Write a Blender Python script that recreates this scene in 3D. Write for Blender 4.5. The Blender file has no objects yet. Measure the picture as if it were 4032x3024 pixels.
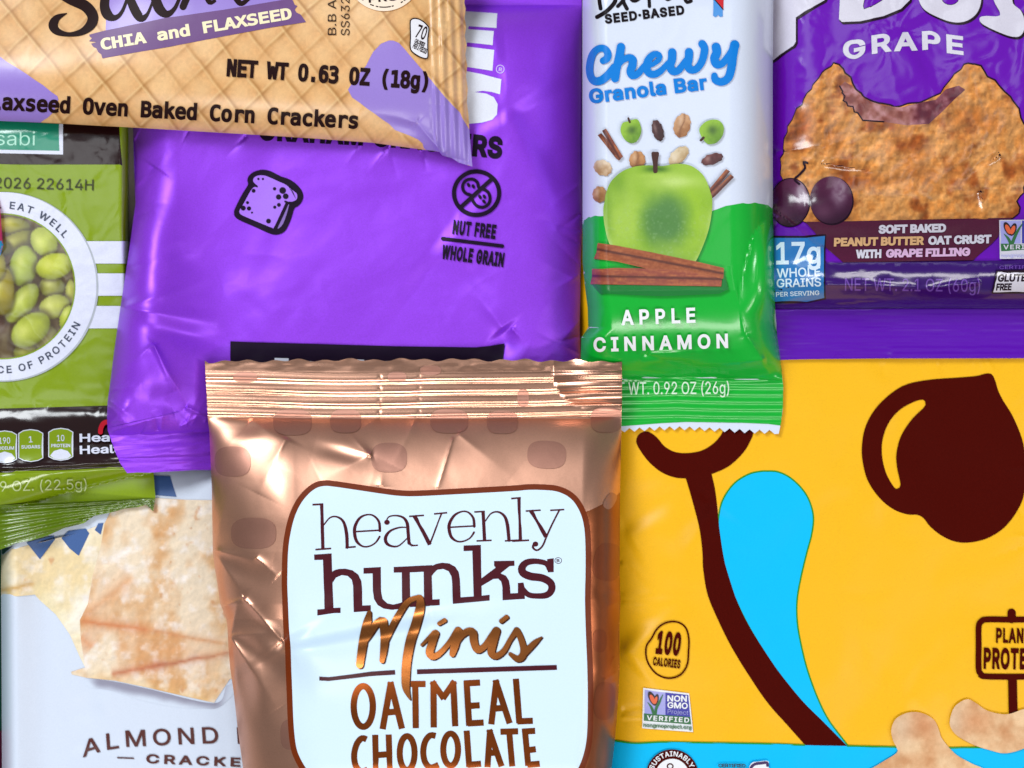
import bpy, math, os
import numpy as np
from mathutils import Vector
from mathutils.geometry import delaunay_2d_cdt, interpolate_bezier

# ---------------------------------------------------------------- camera, light, exposure
SC = bpy.context.scene
COL = SC.collection
PX = 0.05                 # one unit of the layout drawing = 0.05 mm
CAM_H = 450.0             # camera height above the table, mm

cam_d = bpy.data.cameras.new('camera')
cam_d.sensor_width = 36.0
cam_d.lens = 36.0 * CAM_H / (4032 * PX)
cam_d.clip_start = 0.01
cam_d.clip_end = 20.0
cam = bpy.data.objects.new('camera', cam_d)
cam.location = (0, 0, CAM_H / 1000)
COL.objects.link(cam)
SC.camera = cam

world = bpy.data.worlds.new('World')
SC.world = world
world.use_nodes = True
world.node_tree.nodes['Background'].inputs[0].default_value = (0.90, 0.95, 1.0, 1)
world.node_tree.nodes['Background'].inputs[1].default_value = 0.21


def area(name, loc, target, sx, sy, watts, col):
    d = bpy.data.lights.new(name, 'AREA')
    d.shape = 'RECTANGLE'
    d.size, d.size_y, d.energy, d.color = sx, sy, watts, col
    o = bpy.data.objects.new(name, d)
    o.location = loc
    o.rotation_euler = (Vector(target) - Vector(loc)).to_track_quat('-Z', 'Y').to_euler()
    COL.objects.link(o)
    return o


area('window_light', (-0.55, 0.62, 0.95), (0, 0, 0), 0.52, 0.42, 11.2, (0.92, 0.97, 1.0))
area('second_window_light', (0.85, -0.25, 0.75), (0, 0, 0), 0.11, 0.7, 3.6, (1.0, 0.98, 0.95))
area('ceiling_light', (0.05, -0.75, 1.05), (0, 0, 0), 0.9, 0.2, 7.0, (1.0, 0.97, 0.93))
area('window_pane_light', (0.165, 0.2, 1.0), (0.08, 0.06, 0), 0.13, 0.3, 0.22, (0.95, 0.98, 1.0))
area('window_pane_light', (-0.36, 0.17, 1.0), (-0.1, 0.05, 0), 0.22, 0.3, 0.38, (0.95, 0.98, 1.0))

cam_d.dof.use_dof = True
cam_d.dof.focus_distance = CAM_H / 1000 - 0.019
cam_d.dof.aperture_fstop = 13.0

vs = SC.view_settings
vs.view_transform = 'Standard'
vs.look = 'None'
vs.exposure = -0.02
vs.gamma = 1.0
vs.use_curve_mapping = False
SC.cycles.use_denoising = True

# ---------------------------------------------------------------- drawing helpers


def region(x0, y0, x1, w=2212):
    k = (x1 - x0) / w
    return lambda *p: [(x0 + x * k, y0 + y * k) for x, y in p]


K = 1008 / 2212


def T(i, j, *p):
    return [(i * 1008 + x * K, j * 756 + y * K) for x, y in p]


F_ = region(0, 0, 4032)
RH = region(1200, 2100, 2240)
RT = region(180, 0, 1220)
RB = region(2480, 2660, 3300)
RC = region(2280, 0, 3060)
RGR = region(3000, 800, 4032)
RTO = region(880, 640, 1240, 1991)
RN = region(1700, 640, 2040, 1282)


def lin(c):
    c = np.asarray(c, float)
    return np.where(c <= 0.04045, c / 12.92, ((c + 0.055) / 1.055) ** 2.4)


def rgb(h):
    h = h.lstrip('#')
    return np.array([int(h[i:i + 2], 16) / 255 for i in (0, 2, 4)])


def L(h, k=1.0):
    return tuple(float(x) for x in np.clip(lin(rgb(h)) * k, 0, 1))


def hash2(ix, iy, s):
    n = np.sin(ix * 127.1 + iy * 311.7 + s * 74.7) * 43758.5453
    return n - np.floor(n)


def vnoise(x, y, s=0):
    ix, iy = np.floor(x), np.floor(y)
    fx, fy = x - ix, y - iy
    fx = fx * fx * fx * (fx * (fx * 6 - 15) + 10)
    fy = fy * fy * fy * (fy * (fy * 6 - 15) + 10)
    a, b = hash2(ix, iy, s), hash2(ix + 1, iy, s)
    c, d = hash2(ix, iy + 1, s), hash2(ix + 1, iy + 1, s)
    return (a + (b - a) * fx) * (1 - fy) + (c + (d - c) * fx) * fy - 0.5


def fbm(x, y, s=0, o=4):
    r, a = 0, 1.0
    for k in range(o):
        r = r + a * vnoise(x, y, s + k * 13)
        x, y, a = x * 2.03 + 5.1, y * 2.03 + 1.7, a * 0.5
    return r


def smooth(e0, e1, x):
    t = np.clip((x - e0) / (e1 - e0), 0, 1)
    return t * t * (3 - 2 * t)


def curve(pts, closed=False, step=8.0):
    """points on a smooth curve through pts"""
    p = np.array(pts, float)
    n = len(p)
    out = []
    segs = n if closed else n - 1
    for i in range(segs):
        if closed:
            a, b, c, d = p[(i - 1) % n], p[i], p[(i + 1) % n], p[(i + 2) % n]
        else:
            a, b, c, d = p[max(i - 1, 0)], p[i], p[i + 1], p[min(i + 2, n - 1)]
        k = max(2, int(np.linalg.norm(c - b) / step))
        t = np.arange(k)[:, None] / k
        m1, m2 = (c - a) * 0.5, (d - b) * 0.5
        out.append((2 * t ** 3 - 3 * t ** 2 + 1) * b + (t ** 3 - 2 * t ** 2 + t) * m1
                   + (-2 * t ** 3 + 3 * t ** 2) * c + (t ** 3 - t ** 2) * m2)
    if not closed:
        out.append(p[-1:])
    return np.concatenate(out)


def blob(pts, step=8.0):
    """closed smooth outline"""
    return [curve(pts, True, step)]


def poly(pts):
    return [np.array(pts, float)]


def ell(c, rx, ry, rot=0, n=48):
    t = np.linspace(0, 2 * math.pi, n, endpoint=False)
    x, y = rx * np.cos(t), ry * np.sin(t)
    r = math.radians(rot)
    return [np.stack([c[0] + x * math.cos(r) - y * math.sin(r), c[1] + x * math.sin(r) + y * math.cos(r)], 1)]


def stroke(pts, w, closed=False, flat=False, bend=True, step=6.0, kw=1.0):
    """a ribbon of width w (a number or one per point) along pts"""
    p0 = np.array(pts, float)
    n = len(p0)
    ws = np.full(n, float(w)) if np.isscalar(w) else np.array(w, float)
    ws = ws * kw
    q = np.concatenate([p0, ws[:, None]], 1)
    if bend and n > 2:
        p3 = q
        out = []
        segs = n if closed else n - 1
        for i in range(segs):
            if closed:
                a, b, c, d = p3[(i - 1) % n], p3[i], p3[(i + 1) % n], p3[(i + 2) % n]
            else:
                a, b, c, d = p3[max(i - 1, 0)], p3[i], p3[i + 1], p3[min(i + 2, n - 1)]
            k = max(2, int(np.linalg.norm((c - b)[:2]) / step))
            t = np.arange(k)[:, None] / k
            m1, m2 = (c - a) * 0.5, (d - b) * 0.5
            out.append((2 * t ** 3 - 3 * t ** 2 + 1) * b + (t ** 3 - 2 * t ** 2 + t) * m1
                       + (-2 * t ** 3 + 3 * t ** 2) * c + (t ** 3 - t ** 2) * m2)
        if not closed:
            out.append(p3[-1:])
        q = np.concatenate(out)
    p, ww = q[:, :2], np.maximum(q[:, 2], 0.5) / 2
    if closed:
        tg = np.roll(p, -1, 0) - np.roll(p, 1, 0)
    else:
        tg = np.gradient(p, axis=0)
    tg = tg / np.maximum(np.linalg.norm(tg, axis=1, keepdims=True), 1e-9)
    nr = np.stack([-tg[:, 1], tg[:, 0]], 1)
    a, b = p + nr * ww[:, None], p - nr * ww[:, None]
    shapes = []
    # quads, each its own small shape: their union is the stroke
    m = len(p)
    for i in range(m if closed else m - 1):
        j = (i + 1) % m
        shapes.append([np.array([a[i], a[j], b[j], b[i]])])
    if not flat:
        for i in ([] if closed else [0, m - 1]):
            shapes.append(ell(p[i], ww[i], ww[i], 0, 20))
    if m > 2 and not bend:
        for i in range(0 if closed else 1, m if closed else m - 1):
            shapes.append(ell(p[i], ww[i], ww[i], 0, 16))
    return Multi(shapes, (a, b, closed))


class Multi:
    def __init__(self, shapes, sides=None):
        self.shapes, self.sides = shapes, sides


def flatten(items):
    """list of shapes, each a list of loops"""
    if isinstance(items, Multi):
        return list(items.shapes)
    if isinstance(items, list) and items and isinstance(items[0], np.ndarray):
        return [items]
    out = []
    for it in items:
        out.extend(flatten(it))
    return out


def offset(loop, d):
    """push a closed outline outwards by d"""
    p = np.array(loop, float)
    x, y = p[:, 0], p[:, 1]
    ar = np.sum(x * np.roll(y, -1) - np.roll(x, -1) * y)
    e1 = p - np.roll(p, 1, 0)
    e2 = np.roll(p, -1, 0) - p
    e1 /= np.maximum(np.linalg.norm(e1, axis=1, keepdims=True), 1e-9)
    e2 /= np.maximum(np.linalg.norm(e2, axis=1, keepdims=True), 1e-9)
    n1, n2 = np.stack([e1[:, 1], -e1[:, 0]], 1), np.stack([e2[:, 1], -e2[:, 0]], 1)
    m = n1 + n2
    m /= np.maximum(np.sum(m * n1, 1, keepdims=True), 0.6)
    return p + m * d * (1 if ar > 0 else -1)


FONTS = {}


def font(name):
    if name not in FONTS:
        f = None
        if name:
            try:
                f = bpy.data.fonts.load(os.path.join(bpy.utils.system_resource('DATAFILES'), 'fonts', name))
            except Exception:
                f = None
        FONTS[name] = f
    return FONTS[name]


SANS, MONO, PLAIN = 'Inter.woff2', 'DejaVuSansMono.woff2', ''
GL = {}


def glyphs(body, fn, track):
    key = (body, fn, track)
    if key in GL:
        return GL[key]
    c = bpy.data.curves.new('txt', 'FONT')
    c.body = body
    if font(fn):
        c.font = font(fn)
    c.space_character = track
    o = bpy.data.objects.new('txt', c)
    COL.objects.link(o)
    bpy.context.view_layer.update()
    k = o.to_curve(bpy.context.evaluated_depsgraph_get())
    loops = []
    for s in k.splines:
        b = s.bezier_points
        pts = []
        for i in range(len(b)):
            p, q = b[i], b[(i + 1) % len(b)]
            straight = (p.handle_right - p.co).length < 1e-5 and (q.handle_left - q.co).length < 1e-5
            ln = (q.co - p.co).length
            n = 3 if straight or ln < 0.03 else (5 if ln < 0.2 else 7)
            pts += [(v.x, v.y) for v in interpolate_bezier(p.co, p.handle_right, q.handle_left, q.co, n)[:-1]]
        if len(pts) > 2:
            loops.append(np.array(pts))
    o.to_curve_clear()
    bpy.data.objects.remove(o)
    bpy.data.curves.remove(c)
    GL[key] = loops
    return loops


def cap_of(fn):
    a = np.concatenate(glyphs('H', fn, 1.0))
    return a[:, 1].max() - a[:, 1].min()


def text(body, p0, p1, h, fn=SANS, bold=0.0, track=1.0, slant=0.0, base=None, arc=None):
    """lettering whose ink runs from p0 to p1 along the baseline, capitals h high.
    base: baseline heights as (x, y) pairs;  arc: (cx, cy, r, a0, a1, +1 tops outwards / -1 inwards)"""
    cap = cap_of(fn)
    loops = [lp * (h / cap) for lp in glyphs(body, fn, track)]
    if bold:
        def area2(p):
            return np.sum(p[:, 0] * np.roll(p[:, 1], -1) - np.roll(p[:, 0], -1) * p[:, 1])
        sg = np.sign(area2(max(loops, key=lambda p: abs(area2(p)))))
        loops = [offset(p, bold if np.sign(area2(p)) == sg else -bold) for p in loops]
        if bold > 0:
            loops = [lp * (1, h / (h + 2 * bold)) + (0, bold * h / (h + 2 * bold)) for lp in loops]
    allp = np.concatenate(loops)
    xs = allp[:, 0] + slant * allp[:, 1]
    x0, x1 = xs.min(), xs.max()
    out = []
    for lp in loops:
        X = (lp[:, 0] + slant * lp[:, 1] - x0) / (x1 - x0)
        Y = lp[:, 1]
        if arc:
            cx, cy, r, a0, a1, sg = arc
            an = np.radians(a0 + (a1 - a0) * X)
            rr = r + sg * Y
            q = np.stack([cx + rr * np.cos(an), cy + rr * np.sin(an)], 1)
        else:
            P0, P1 = np.array(p0, float), np.array(p1, float)
            d = P1 - P0
            u = d / np.linalg.norm(d)
            up = np.array([u[1], -u[0]])
            q = P0 + X[:, None] * d + Y[:, None] * up
            if base is not None:
                b = np.array(base, float)
                q[:, 1] += np.interp(q[:, 0], b[:, 0], b[:, 1]) - (P0[1] + X * d[1])
        out.append(q)
    return [out]


def inside(shapes, P):
    """non-zero winding test of points P against the union of shapes"""
    res = np.zeros(len(P), bool)
    for sh in shapes:
        allp = np.concatenate(sh)
        lo, hi = allp.min(0), allp.max(0)
        m = np.where(~res & (P[:, 0] >= lo[0]) & (P[:, 0] <= hi[0]) & (P[:, 1] >= lo[1]) & (P[:, 1] <= hi[1]))[0]
        if not len(m):
            continue
        wn = np.zeros(len(m), int)
        for lp in sh:
            a, b = lp, np.roll(lp, -1, 0)
            for c0 in range(0, len(m), 20000):
                q = P[m[c0:c0 + 20000]]
                y = q[:, 1][:, None]
                up = (a[None, :, 1] <= y) & (b[None, :, 1] > y)
                dn = (a[None, :, 1] > y) & (b[None, :, 1] <= y)
                cr = (b[None, :, 0] - a[None, :, 0]) * (y - a[None, :, 1]) - (q[:, 0][:, None] - a[None, :, 0]) * (b[None, :, 1] - a[None, :, 1])
                wn[c0:c0 + 20000] += (up & (cr > 0)).sum(1) - (dn & (cr < 0)).sum(1)
        res[m[wn != 0]] = True
    return res


def triangulate(shapes, grid=None, cut=None, fine=None, clip=None):
    """union of shapes (minus cut) as triangles; grid = spacing of inner points"""
    shapes = flatten(shapes)
    cut = flatten(cut) if cut else []
    loops = [lp for sh in shapes + cut for lp in sh] + ([clip] if clip is not None else [])
    pts, edges = [], []
    n = 0
    for lp in loops:
        m = len(lp)
        pts.append(lp)
        edges += [(n + i, n + (i + 1) % m) for i in range(m)]
        n += m
    P = np.concatenate(pts)
    if grid:
        big = np.concatenate([lp for sh in shapes for lp in sh])
        lo, hi = big.min(0), big.max(0)
        vis0, vis1 = np.maximum(lo, (-40, -40)), np.minimum(hi, (4072, 3064))
        G = []

        def mesh(a, b, st):
            xs, ys = np.arange(a[0], b[0], st), np.arange(a[1], b[1], st)
            if len(xs) and len(ys):
                X, Y = np.meshgrid(xs, ys)
                X = X + (np.arange(len(ys)) % 2)[:, None] * st * 0.5
                return np.stack([X.ravel(), Y.ravel()], 1)
            return np.zeros((0, 2))
        g = mesh(vis0, vis1, grid)
        if fine:
            for (fx0, fy0, fx1, fy1, st) in fine:
                inb = (g[:, 0] >= fx0) & (g[:, 0] <= fx1) & (g[:, 1] >= fy0) & (g[:, 1] <= fy1)
                g = np.concatenate([g[~inb], mesh((max(fx0, lo[0]), max(fy0, lo[1])), (min(fx1, hi[0]), min(fy1, hi[1])), st)])
        co = mesh(lo, hi, 45.0)
        ou = (co[:, 0] < vis0[0]) | (co[:, 0] > vis1[0]) | (co[:, 1] < vis0[1]) | (co[:, 1] > vis1[1])
        G = np.concatenate([g, co[ou]])
        G = G[inside(shapes, G)]
        P = np.concatenate([P, G])
    r = delaunay_2d_cdt([Vector((float(x), float(y))) for x, y in P], edges, [], 0, 1e-4)
    V = np.array([(v.x, v.y) for v in r[0]])
    TR = np.array([f for f in r[2] if len(f) == 3])
    c = V[TR].mean(1)
    keep = inside(shapes, c)
    if cut:
        keep &= ~inside(cut, c)
    if clip is not None:
        keep &= inside([[clip]], c)
    TR = TR[keep]
    used = np.unique(TR)
    mp = np.full(len(V), -1)
    mp[used] = np.arange(len(used))
    return V[used], mp[TR]


# ---------------------------------------------------------------- materials
MATS = {}


def mat(name, color=None, rough=0.35, metal=0.0, spec=0.5, grain=0.05, wave=0.0, coat=0.0, attr=False, bump=0.0):
    """printed film or foil: colour with a fine grain, uneven gloss and a faint surface ripple"""
    if name in MATS:
        return MATS[name]
    m = bpy.data.materials.new(name)
    m.use_nodes = True
    nt = m.node_tree
    b = nt.nodes['Principled BSDF']
    b.inputs['Roughness'].default_value = rough
    b.inputs['Metallic'].default_value = metal
    b.inputs['Specular IOR Level'].default_value = spec
    b.inputs['Coat Weight'].default_value = coat
    b.inputs['Coat Roughness'].default_value = 0.12
    tc = nt.nodes.new('ShaderNodeTexCoord')
    nz = nt.nodes.new('ShaderNodeTexNoise')
    nz.inputs['Scale'].default_value = 3800
    nz.inputs['Detail'].default_value = 2
    nt.links.new(tc.outputs['Object'], nz.inputs['Vector'])
    mr = nt.nodes.new('ShaderNodeMapRange')
    mr.inputs['From Min'].default_value, mr.inputs['From Max'].default_value = 0.25, 0.75
    mr.inputs['To Min'].default_value, mr.inputs['To Max'].default_value = 1 - grain, 1 + grain
    nt.links.new(nz.outputs['Fac'], mr.inputs['Value'])
    mx = nt.nodes.new('ShaderNodeVectorMath')
    mx.operation = 'SCALE'
    if attr:
        at = nt.nodes.new('ShaderNodeAttribute')
        at.attribute_name = 'print'
        nt.links.new(at.outputs['Color'], mx.inputs[0])
    else:
        rg = nt.nodes.new('ShaderNodeRGB')
        rg.outputs[0].default_value = (*color, 1)
        nt.links.new(rg.outputs[0], mx.inputs[0])
    nt.links.new(mr.outputs['Result'], mx.inputs['Scale'])
    nt.links.new(mx.outputs['Vector'], b.inputs['Base Color'])
    n2 = nt.nodes.new('ShaderNodeTexNoise')
    n2.inputs['Scale'].default_value = 60
    n2.inputs['Detail'].default_value = 3
    nt.links.new(tc.outputs['Object'], n2.inputs['Vector'])
    m2 = nt.nodes.new('ShaderNodeMapRange')
    m2.inputs['From Min'].default_value, m2.inputs['From Max'].default_value = 0.3, 0.7
    m2.inputs['To Min'].default_value, m2.inputs['To Max'].default_value = rough * 0.88, rough * 1.12
    nt.links.new(n2.outputs['Fac'], m2.inputs['Value'])
    nt.links.new(m2.outputs['Result'], b.inputs['Roughness'])
    if bump:
        n3 = nt.nodes.new('ShaderNodeTexNoise')
        n3.inputs['Scale'].default_value = 140
        n3.inputs['Detail'].default_value = 4
        nt.links.new(tc.outputs['Object'], n3.inputs['Vector'])
        bp = nt.nodes.new('ShaderNodeBump')
        bp.inputs['Strength'].default_value = 1.0
        bp.inputs['Distance'].default_value = bump
        nt.links.new(n3.outputs['Fac'], bp.inputs['Height'])
        nt.links.new(bp.outputs['Normal'], b.inputs['Normal'])
    MATS[name] = m
    return m


# ---------------------------------------------------------------- things lying on one another
CELL = 12.0
U0, V0, NU, NV = -700.0, -700.0, 460, 380
RU, RV = np.meshgrid(U0 + CELL * np.arange(NU), V0 + CELL * np.arange(NV))
STACK = np.zeros((NV, NU))            # height of the pile so far, mm


def sample(R, u, v):
    x = np.clip((np.asarray(u) - U0) / CELL, 0, NU - 1.001)
    y = np.clip((np.asarray(v) - V0) / CELL, 0, NV - 1.001)
    ix, iy = x.astype(int), y.astype(int)
    fx, fy = x - ix, y - iy
    return (R[iy, ix] * (1 - fx) + R[iy, ix + 1] * fx) * (1 - fy) + (R[iy + 1, ix] * (1 - fx) + R[iy + 1, ix + 1] * fx) * fy


def dilate(R, n):
    for ax in (0, 1):
        o = R.copy()
        for k in range(1, n + 1):
            for s in (k, -k):
                o = np.maximum(o, np.roll(R, s, ax))
        R = o
    return R


def blur(R, n):
    k = np.exp(-0.5 * (np.arange(-3 * n, 3 * n + 1) / n) ** 2)
    k /= k.sum()
    for ax in (0, 1):
        P = np.pad(R, [(3 * n, 3 * n) if a == ax else (0, 0) for a in (0, 1)], mode='edge')
        R = np.apply_along_axis(lambda q: np.convolve(q, k, 'valid'), ax, P)
    return R


def seg(u, v, p0, p1):
    """along (0..1) and signed across distance to the line p0-p1"""
    d = np.array(p1, float) - np.array(p0, float)
    ln = np.linalg.norm(d)
    d /= ln
    return ((u - p0[0]) * d[0] + (v - p0[1]) * d[1]) / ln, (u - p0[0]) * -d[1] + (v - p0[1]) * d[0]


def ridge(p0, p1, amp, w0, w1, power=1.0):
    def f(u, v):
        t, d = seg(u, v, p0, p1)
        tt = np.clip(t, 0, 1)
        env = smooth(-0.04, 0.03, t) * np.clip(1 - tt, 0, 1) ** power
        w = w0 + (w1 - w0) * tt
        return amp * env * np.exp(-np.sqrt((d / w) ** 2 + 0.03))
    return f


def step(p0, p1, amp, w0, w1, reach):
    def f(u, v):
        t, d = seg(u, v, p0, p1)
        tt = np.clip(t, 0, 1)
        env = smooth(-0.05, 0.08, t) * smooth(1.0, 0.45, t)
        w = w0 + (w1 - w0) * tt
        return amp * env * np.tanh(d / w) * np.exp(-(d / reach) ** 2)
    return f


def dent(c, amp, ru, rv, rot=0):
    r = math.radians(rot)

    def f(u, v):
        x, y = u - c[0], v - c[1]
        a, b = x * math.cos(r) + y * math.sin(r), -x * math.sin(r) + y * math.cos(r)
        return amp * np.exp(-(a / ru) ** 2 - (b / rv) ** 2)
    return f


def crinkles(line, inward, n, seed, amp=(0.25, 0.6), length=(70, 240), spread=55, sharp=5):
    """short sharp creases running in from an edge"""
    rg = np.random.default_rng(seed)
    p = np.array(line, float)
    fs = []
    for k in range(n):
        i = rg.integers(0, len(p) - 1)
        a = p[i] + (p[i + 1] - p[i]) * rg.random()
        an = math.radians(inward + rg.uniform(-spread, spread))
        ln = rg.uniform(*length)
        b = a + ln * np.array([math.cos(an), math.sin(an)])
        fs.append(ridge(tuple(a), tuple(b), rg.uniform(*amp) * (1 if rg.random() < 0.6 else -1), sharp, sharp + ln * 0.16, 0.8))
    return tuple(fs)


def ripples(amp, size, s, sharp=True, stretch=1.0, rot=0.0):
    r = math.radians(rot)

    def f(u, v):
        a, b = (u * math.cos(r) + v * math.sin(r)) / size / stretch, (-u * math.sin(r) + v * math.cos(r)) / size
        wx, wy = fbm(a * 0.7, b * 0.7, s + 50, 2), fbm(a * 0.7, b * 0.7, s + 90, 2)
        n = fbm(a + wx, b + wy, s, 3)
        return amp * ((1 - 2.2 * np.sqrt(n * n + 0.002)) if sharp else n)
    return f


class Pack:
    """a pillow of film: left/right edges given as points by v, top/bottom edges by u"""

    def __init__(self, name, label, category, left, right, top, bottom, thick, side, ends,
                 relief=(), crimps=(), stiff=8, lift=0.0, rim=0.25, power=2.2, group=None,
                 top_line=None, bottom_line=None, flat=None):
        global STACK
        self.l, self.r = np.array(left, float), np.array(right, float)
        self.t, self.b = np.array(top, float), np.array(bottom, float)
        self.tl = np.array(top_line if top_line else top, float)
        self.bl = np.array(bottom_line if bottom_line else bottom, float)
        self.thick, self.side, self.ends, self.relief, self.crimps = thick, side, ends, relief, crimps
        self.rim, self.power = rim, power
        o = np.concatenate([self.t, self.r[1:], self.b[::-1][1:], self.l[::-1][1:-1]])
        d = np.linalg.norm(o - np.roll(o, 1, 0), axis=1)
        self.outline = o[d > 0.5]
        m = inside([[offset(self.outline, 20)]], np.stack([RU.ravel(), RV.ravel()], 1)).reshape(RU.shape)
        under = np.where(m, STACK, 0)
        self.B = np.maximum(blur(dilate(under, stiff), max(1, int(stiff * 0.62))), 0) + lift + 0.15
        if flat is not None:      # a stiff packet: lies level on whatever holds it up
            self.B = np.maximum(np.full_like(self.B, flat), blur(dilate(under, 12), 7) + 0.3 if stiff > 8 else blur(dilate(under, 2), 2) + 0.35)
        new = self.H(RU, RV)
        STACK = np.where(m, np.maximum(STACK, new + 0.1), STACK)
        root = bpy.data.objects.new(name, None)
        root.empty_display_size = 0.01
        COL.objects.link(root)
        c = self.outline.mean(0)
        zb = float(sample(self.B, c[0], c[1]))
        self.origin = np.array(self.unproject(np.array([c[0]]), np.array([c[1]]), np.array([zb])))[:, 0]
        root.location = self.origin
        root['label'], root['category'] = label, category
        if group:
            root['group'] = group
        self.root = root
        self.layer = 0

    def unproject(self, u, v, z):
        k = PX * (1 - z / CAM_H) / 1000
        return (u - 2016) * k, -(v - 1512) * k, z / 1000

    def dist(self, u, v):
        return (u - np.interp(v, self.l[:, 1], self.l[:, 0]), np.interp(v, self.r[:, 1], self.r[:, 0]) - u,
                v - np.interp(u, self.tl[:, 0], self.tl[:, 1]), np.interp(u, self.bl[:, 0], self.bl[:, 1]) - v)

    def H(self, u, v):
        u, v = np.asarray(u, float), np.asarray(v, float)
        dl, dr, dt, db = self.dist(u, v)

        def q(d, w):
            x = np.clip(d / w, 0, 1)
            return np.clip(1 - (1 - x) ** self.power, 0, 1) ** 0.75
        e = self.ends
        f = q(dl, self.side[0]) * q(dr, self.side[1]) * q(dt - e[0], e[1]) * q(db - e[2], e[3])
        z = self.rim + self.thick * f
        for r in self.relief:
            z = z + r(u, v) * np.clip(f * 4, 0, 1) ** 0.5
        for c in self.crimps:
            z = z + c(u, v, dt, db)
        return sample(self.B, u, v) + np.maximum(z, 0.08)

    def emit(self, V, TR, name, material, parent, off=0.0, paint=None, extra=None):
        z = self.H(V[:, 0], V[:, 1]) + off
        e = 2.5
        hx = (self.H(V[:, 0] + e, V[:, 1]) - self.H(V[:, 0] - e, V[:, 1])) / (2 * e * PX)
        hy = (self.H(V[:, 0], V[:, 1] + e) - self.H(V[:, 0], V[:, 1] - e)) / (2 * e * PX)
        N = np.stack([-hx, hy, np.ones_like(hx)], 1)
        N /= np.linalg.norm(N, axis=1, keepdims=True)
        X, Y, Z = self.unproject(V[:, 0], V[:, 1], z)
        co = np.stack([X, Y, Z], 1) - self.origin
        a, b, c = V[TR[:, 0]], V[TR[:, 1]], V[TR[:, 2]]
        cr = (b[:, 0] - a[:, 0]) * (c[:, 1] - a[:, 1]) - (b[:, 1] - a[:, 1]) * (c[:, 0] - a[:, 0])
        TR = np.where((cr > 0)[:, None], TR[:, ::-1], TR)
        if extra is not None:
            co2, N2, TR2 = extra
            TR = np.concatenate([TR, TR2 + len(co)])
            co, N = np.concatenate([co, co2 - self.origin]), np.concatenate([N, N2])
        me = bpy.data.meshes.new(name)
        me.from_pydata(co.tolist(), [], TR.tolist())
        me.materials.append(material)
        if paint is not None:
            ca = me.color_attributes.new('print', 'FLOAT_COLOR', 'POINT')
            colr = lin(np.clip(paint(V[:, 0], V[:, 1]), 0, 1))
            if len(colr) < len(co):
                colr = np.concatenate([colr, np.tile(colr.mean(0), (len(co) - len(colr), 1))])
            ca.data.foreach_set('color', np.concatenate([colr, np.ones((len(colr), 1))], 1).ravel().astype(np.float32))
        me.shade_smooth()
        me.normals_split_custom_set_from_vertices(N.tolist())
        o = bpy.data.objects.new(name, me)
        o.parent = parent
        COL.objects.link(o)
        return o

    def wrapper(self, material, grid=7.0, fine=None, paint=None, seals=(), seal_mat=None, name='wrapper', seal_grid=4.0):
        """front film, side walls and back sheet; each seal is an outline cut out as its own part"""
        sl = [poly(s) for s in seals]
        V, TR = triangulate([[self.outline]], grid, cut=sl, fine=fine)
        # side wall and back, closing the pillow underneath
        o = self.outline
        zb = sample(self.B, o[:, 0], o[:, 1]) - 0.1
        zt = self.H(o[:, 0], o[:, 1])
        tx = np.stack(self.unproject(o[:, 0], o[:, 1], zt), 1)
        bx = np.stack(self.unproject(o[:, 0], o[:, 1], zb), 1)
        n = len(o)
        ct = o.mean(0)
        nd = np.stack([o[:, 0] - ct[0], -(o[:, 1] - ct[1]), 0 * o[:, 0]], 1)
        nd /= np.linalg.norm(nd, axis=1, keepdims=True)
        i = np.arange(n)
        j = (i + 1) % n
        quads = np.concatenate([np.stack([i, j, n + j], 1), np.stack([i, n + j, n + i], 1)])
        bV, bT = triangulate([[self.outline]], 60.0)
        bz = sample(self.B, bV[:, 0], bV[:, 1]) - 0.1
        bco = np.stack(self.unproject(bV[:, 0], bV[:, 1], bz), 1)
        extra = (np.concatenate([tx, bx, bco]), np.concatenate([nd, nd, np.tile([[0, 0, -1.0]], (len(bV), 1))]),
                 np.concatenate([quads, bT + 2 * n]))
        w = self.emit(V, TR, name, material, self.root, 0, paint, extra)
        self.film = w
        for s in sl:
            V, TR = triangulate([s], seal_grid, clip=self.outline)
            self.emit(V, TR, 'end_seal', seal_mat or material, self.root, 0, paint)
        return w

    def put(self, name, shapes, material, parent=None, level=None, grid=8.0, paint=None, cut=None, label=None, fine=None):
        """ink on the film: draped over the same surface, a hair above it"""
        if level is None:
            self.layer += 1
            level = self.layer
        allp = np.concatenate([lp for sh in flatten(shapes) for lp in sh])
        clip = None if inside([[self.outline]], allp).all() else self.outline
        V, TR = triangulate(shapes, grid, cut, fine, clip)
        o = self.emit(V, TR, name, material, parent or self.root, 0.05 + 0.03 * level, paint)
        if label:
            o['label'] = label
        return o

    def each(self, name, shapes, material, **kw):
        """prints that stand apart: one part each, all on one layer"""
        self.layer += 1
        return [self.put(name, s, material, level=self.layer, **kw) for s in shapes]


def mixc(a, b, t):
    return a + (b - a) * np.asarray(t)[:, None]


def flatc(h, u):
    return np.tile(rgb(h), (len(u), 1))


# ================================================================ table
tm = mat('table_top', L('#b9aea2'), 0.5, grain=0.08)
me = bpy.data.meshes.new('table')
me.from_pydata([(-0.6, -0.5, -0.001), (0.6, -0.5, -0.001), (0.6, 0.5, -0.001), (-0.6, 0.5, -0.001)], [], [(0, 1, 2, 3)])
me.materials.append(tm)
tb = bpy.data.objects.new('table', me)
tb['kind'] = 'structure'
COL.objects.link(tb)

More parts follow.
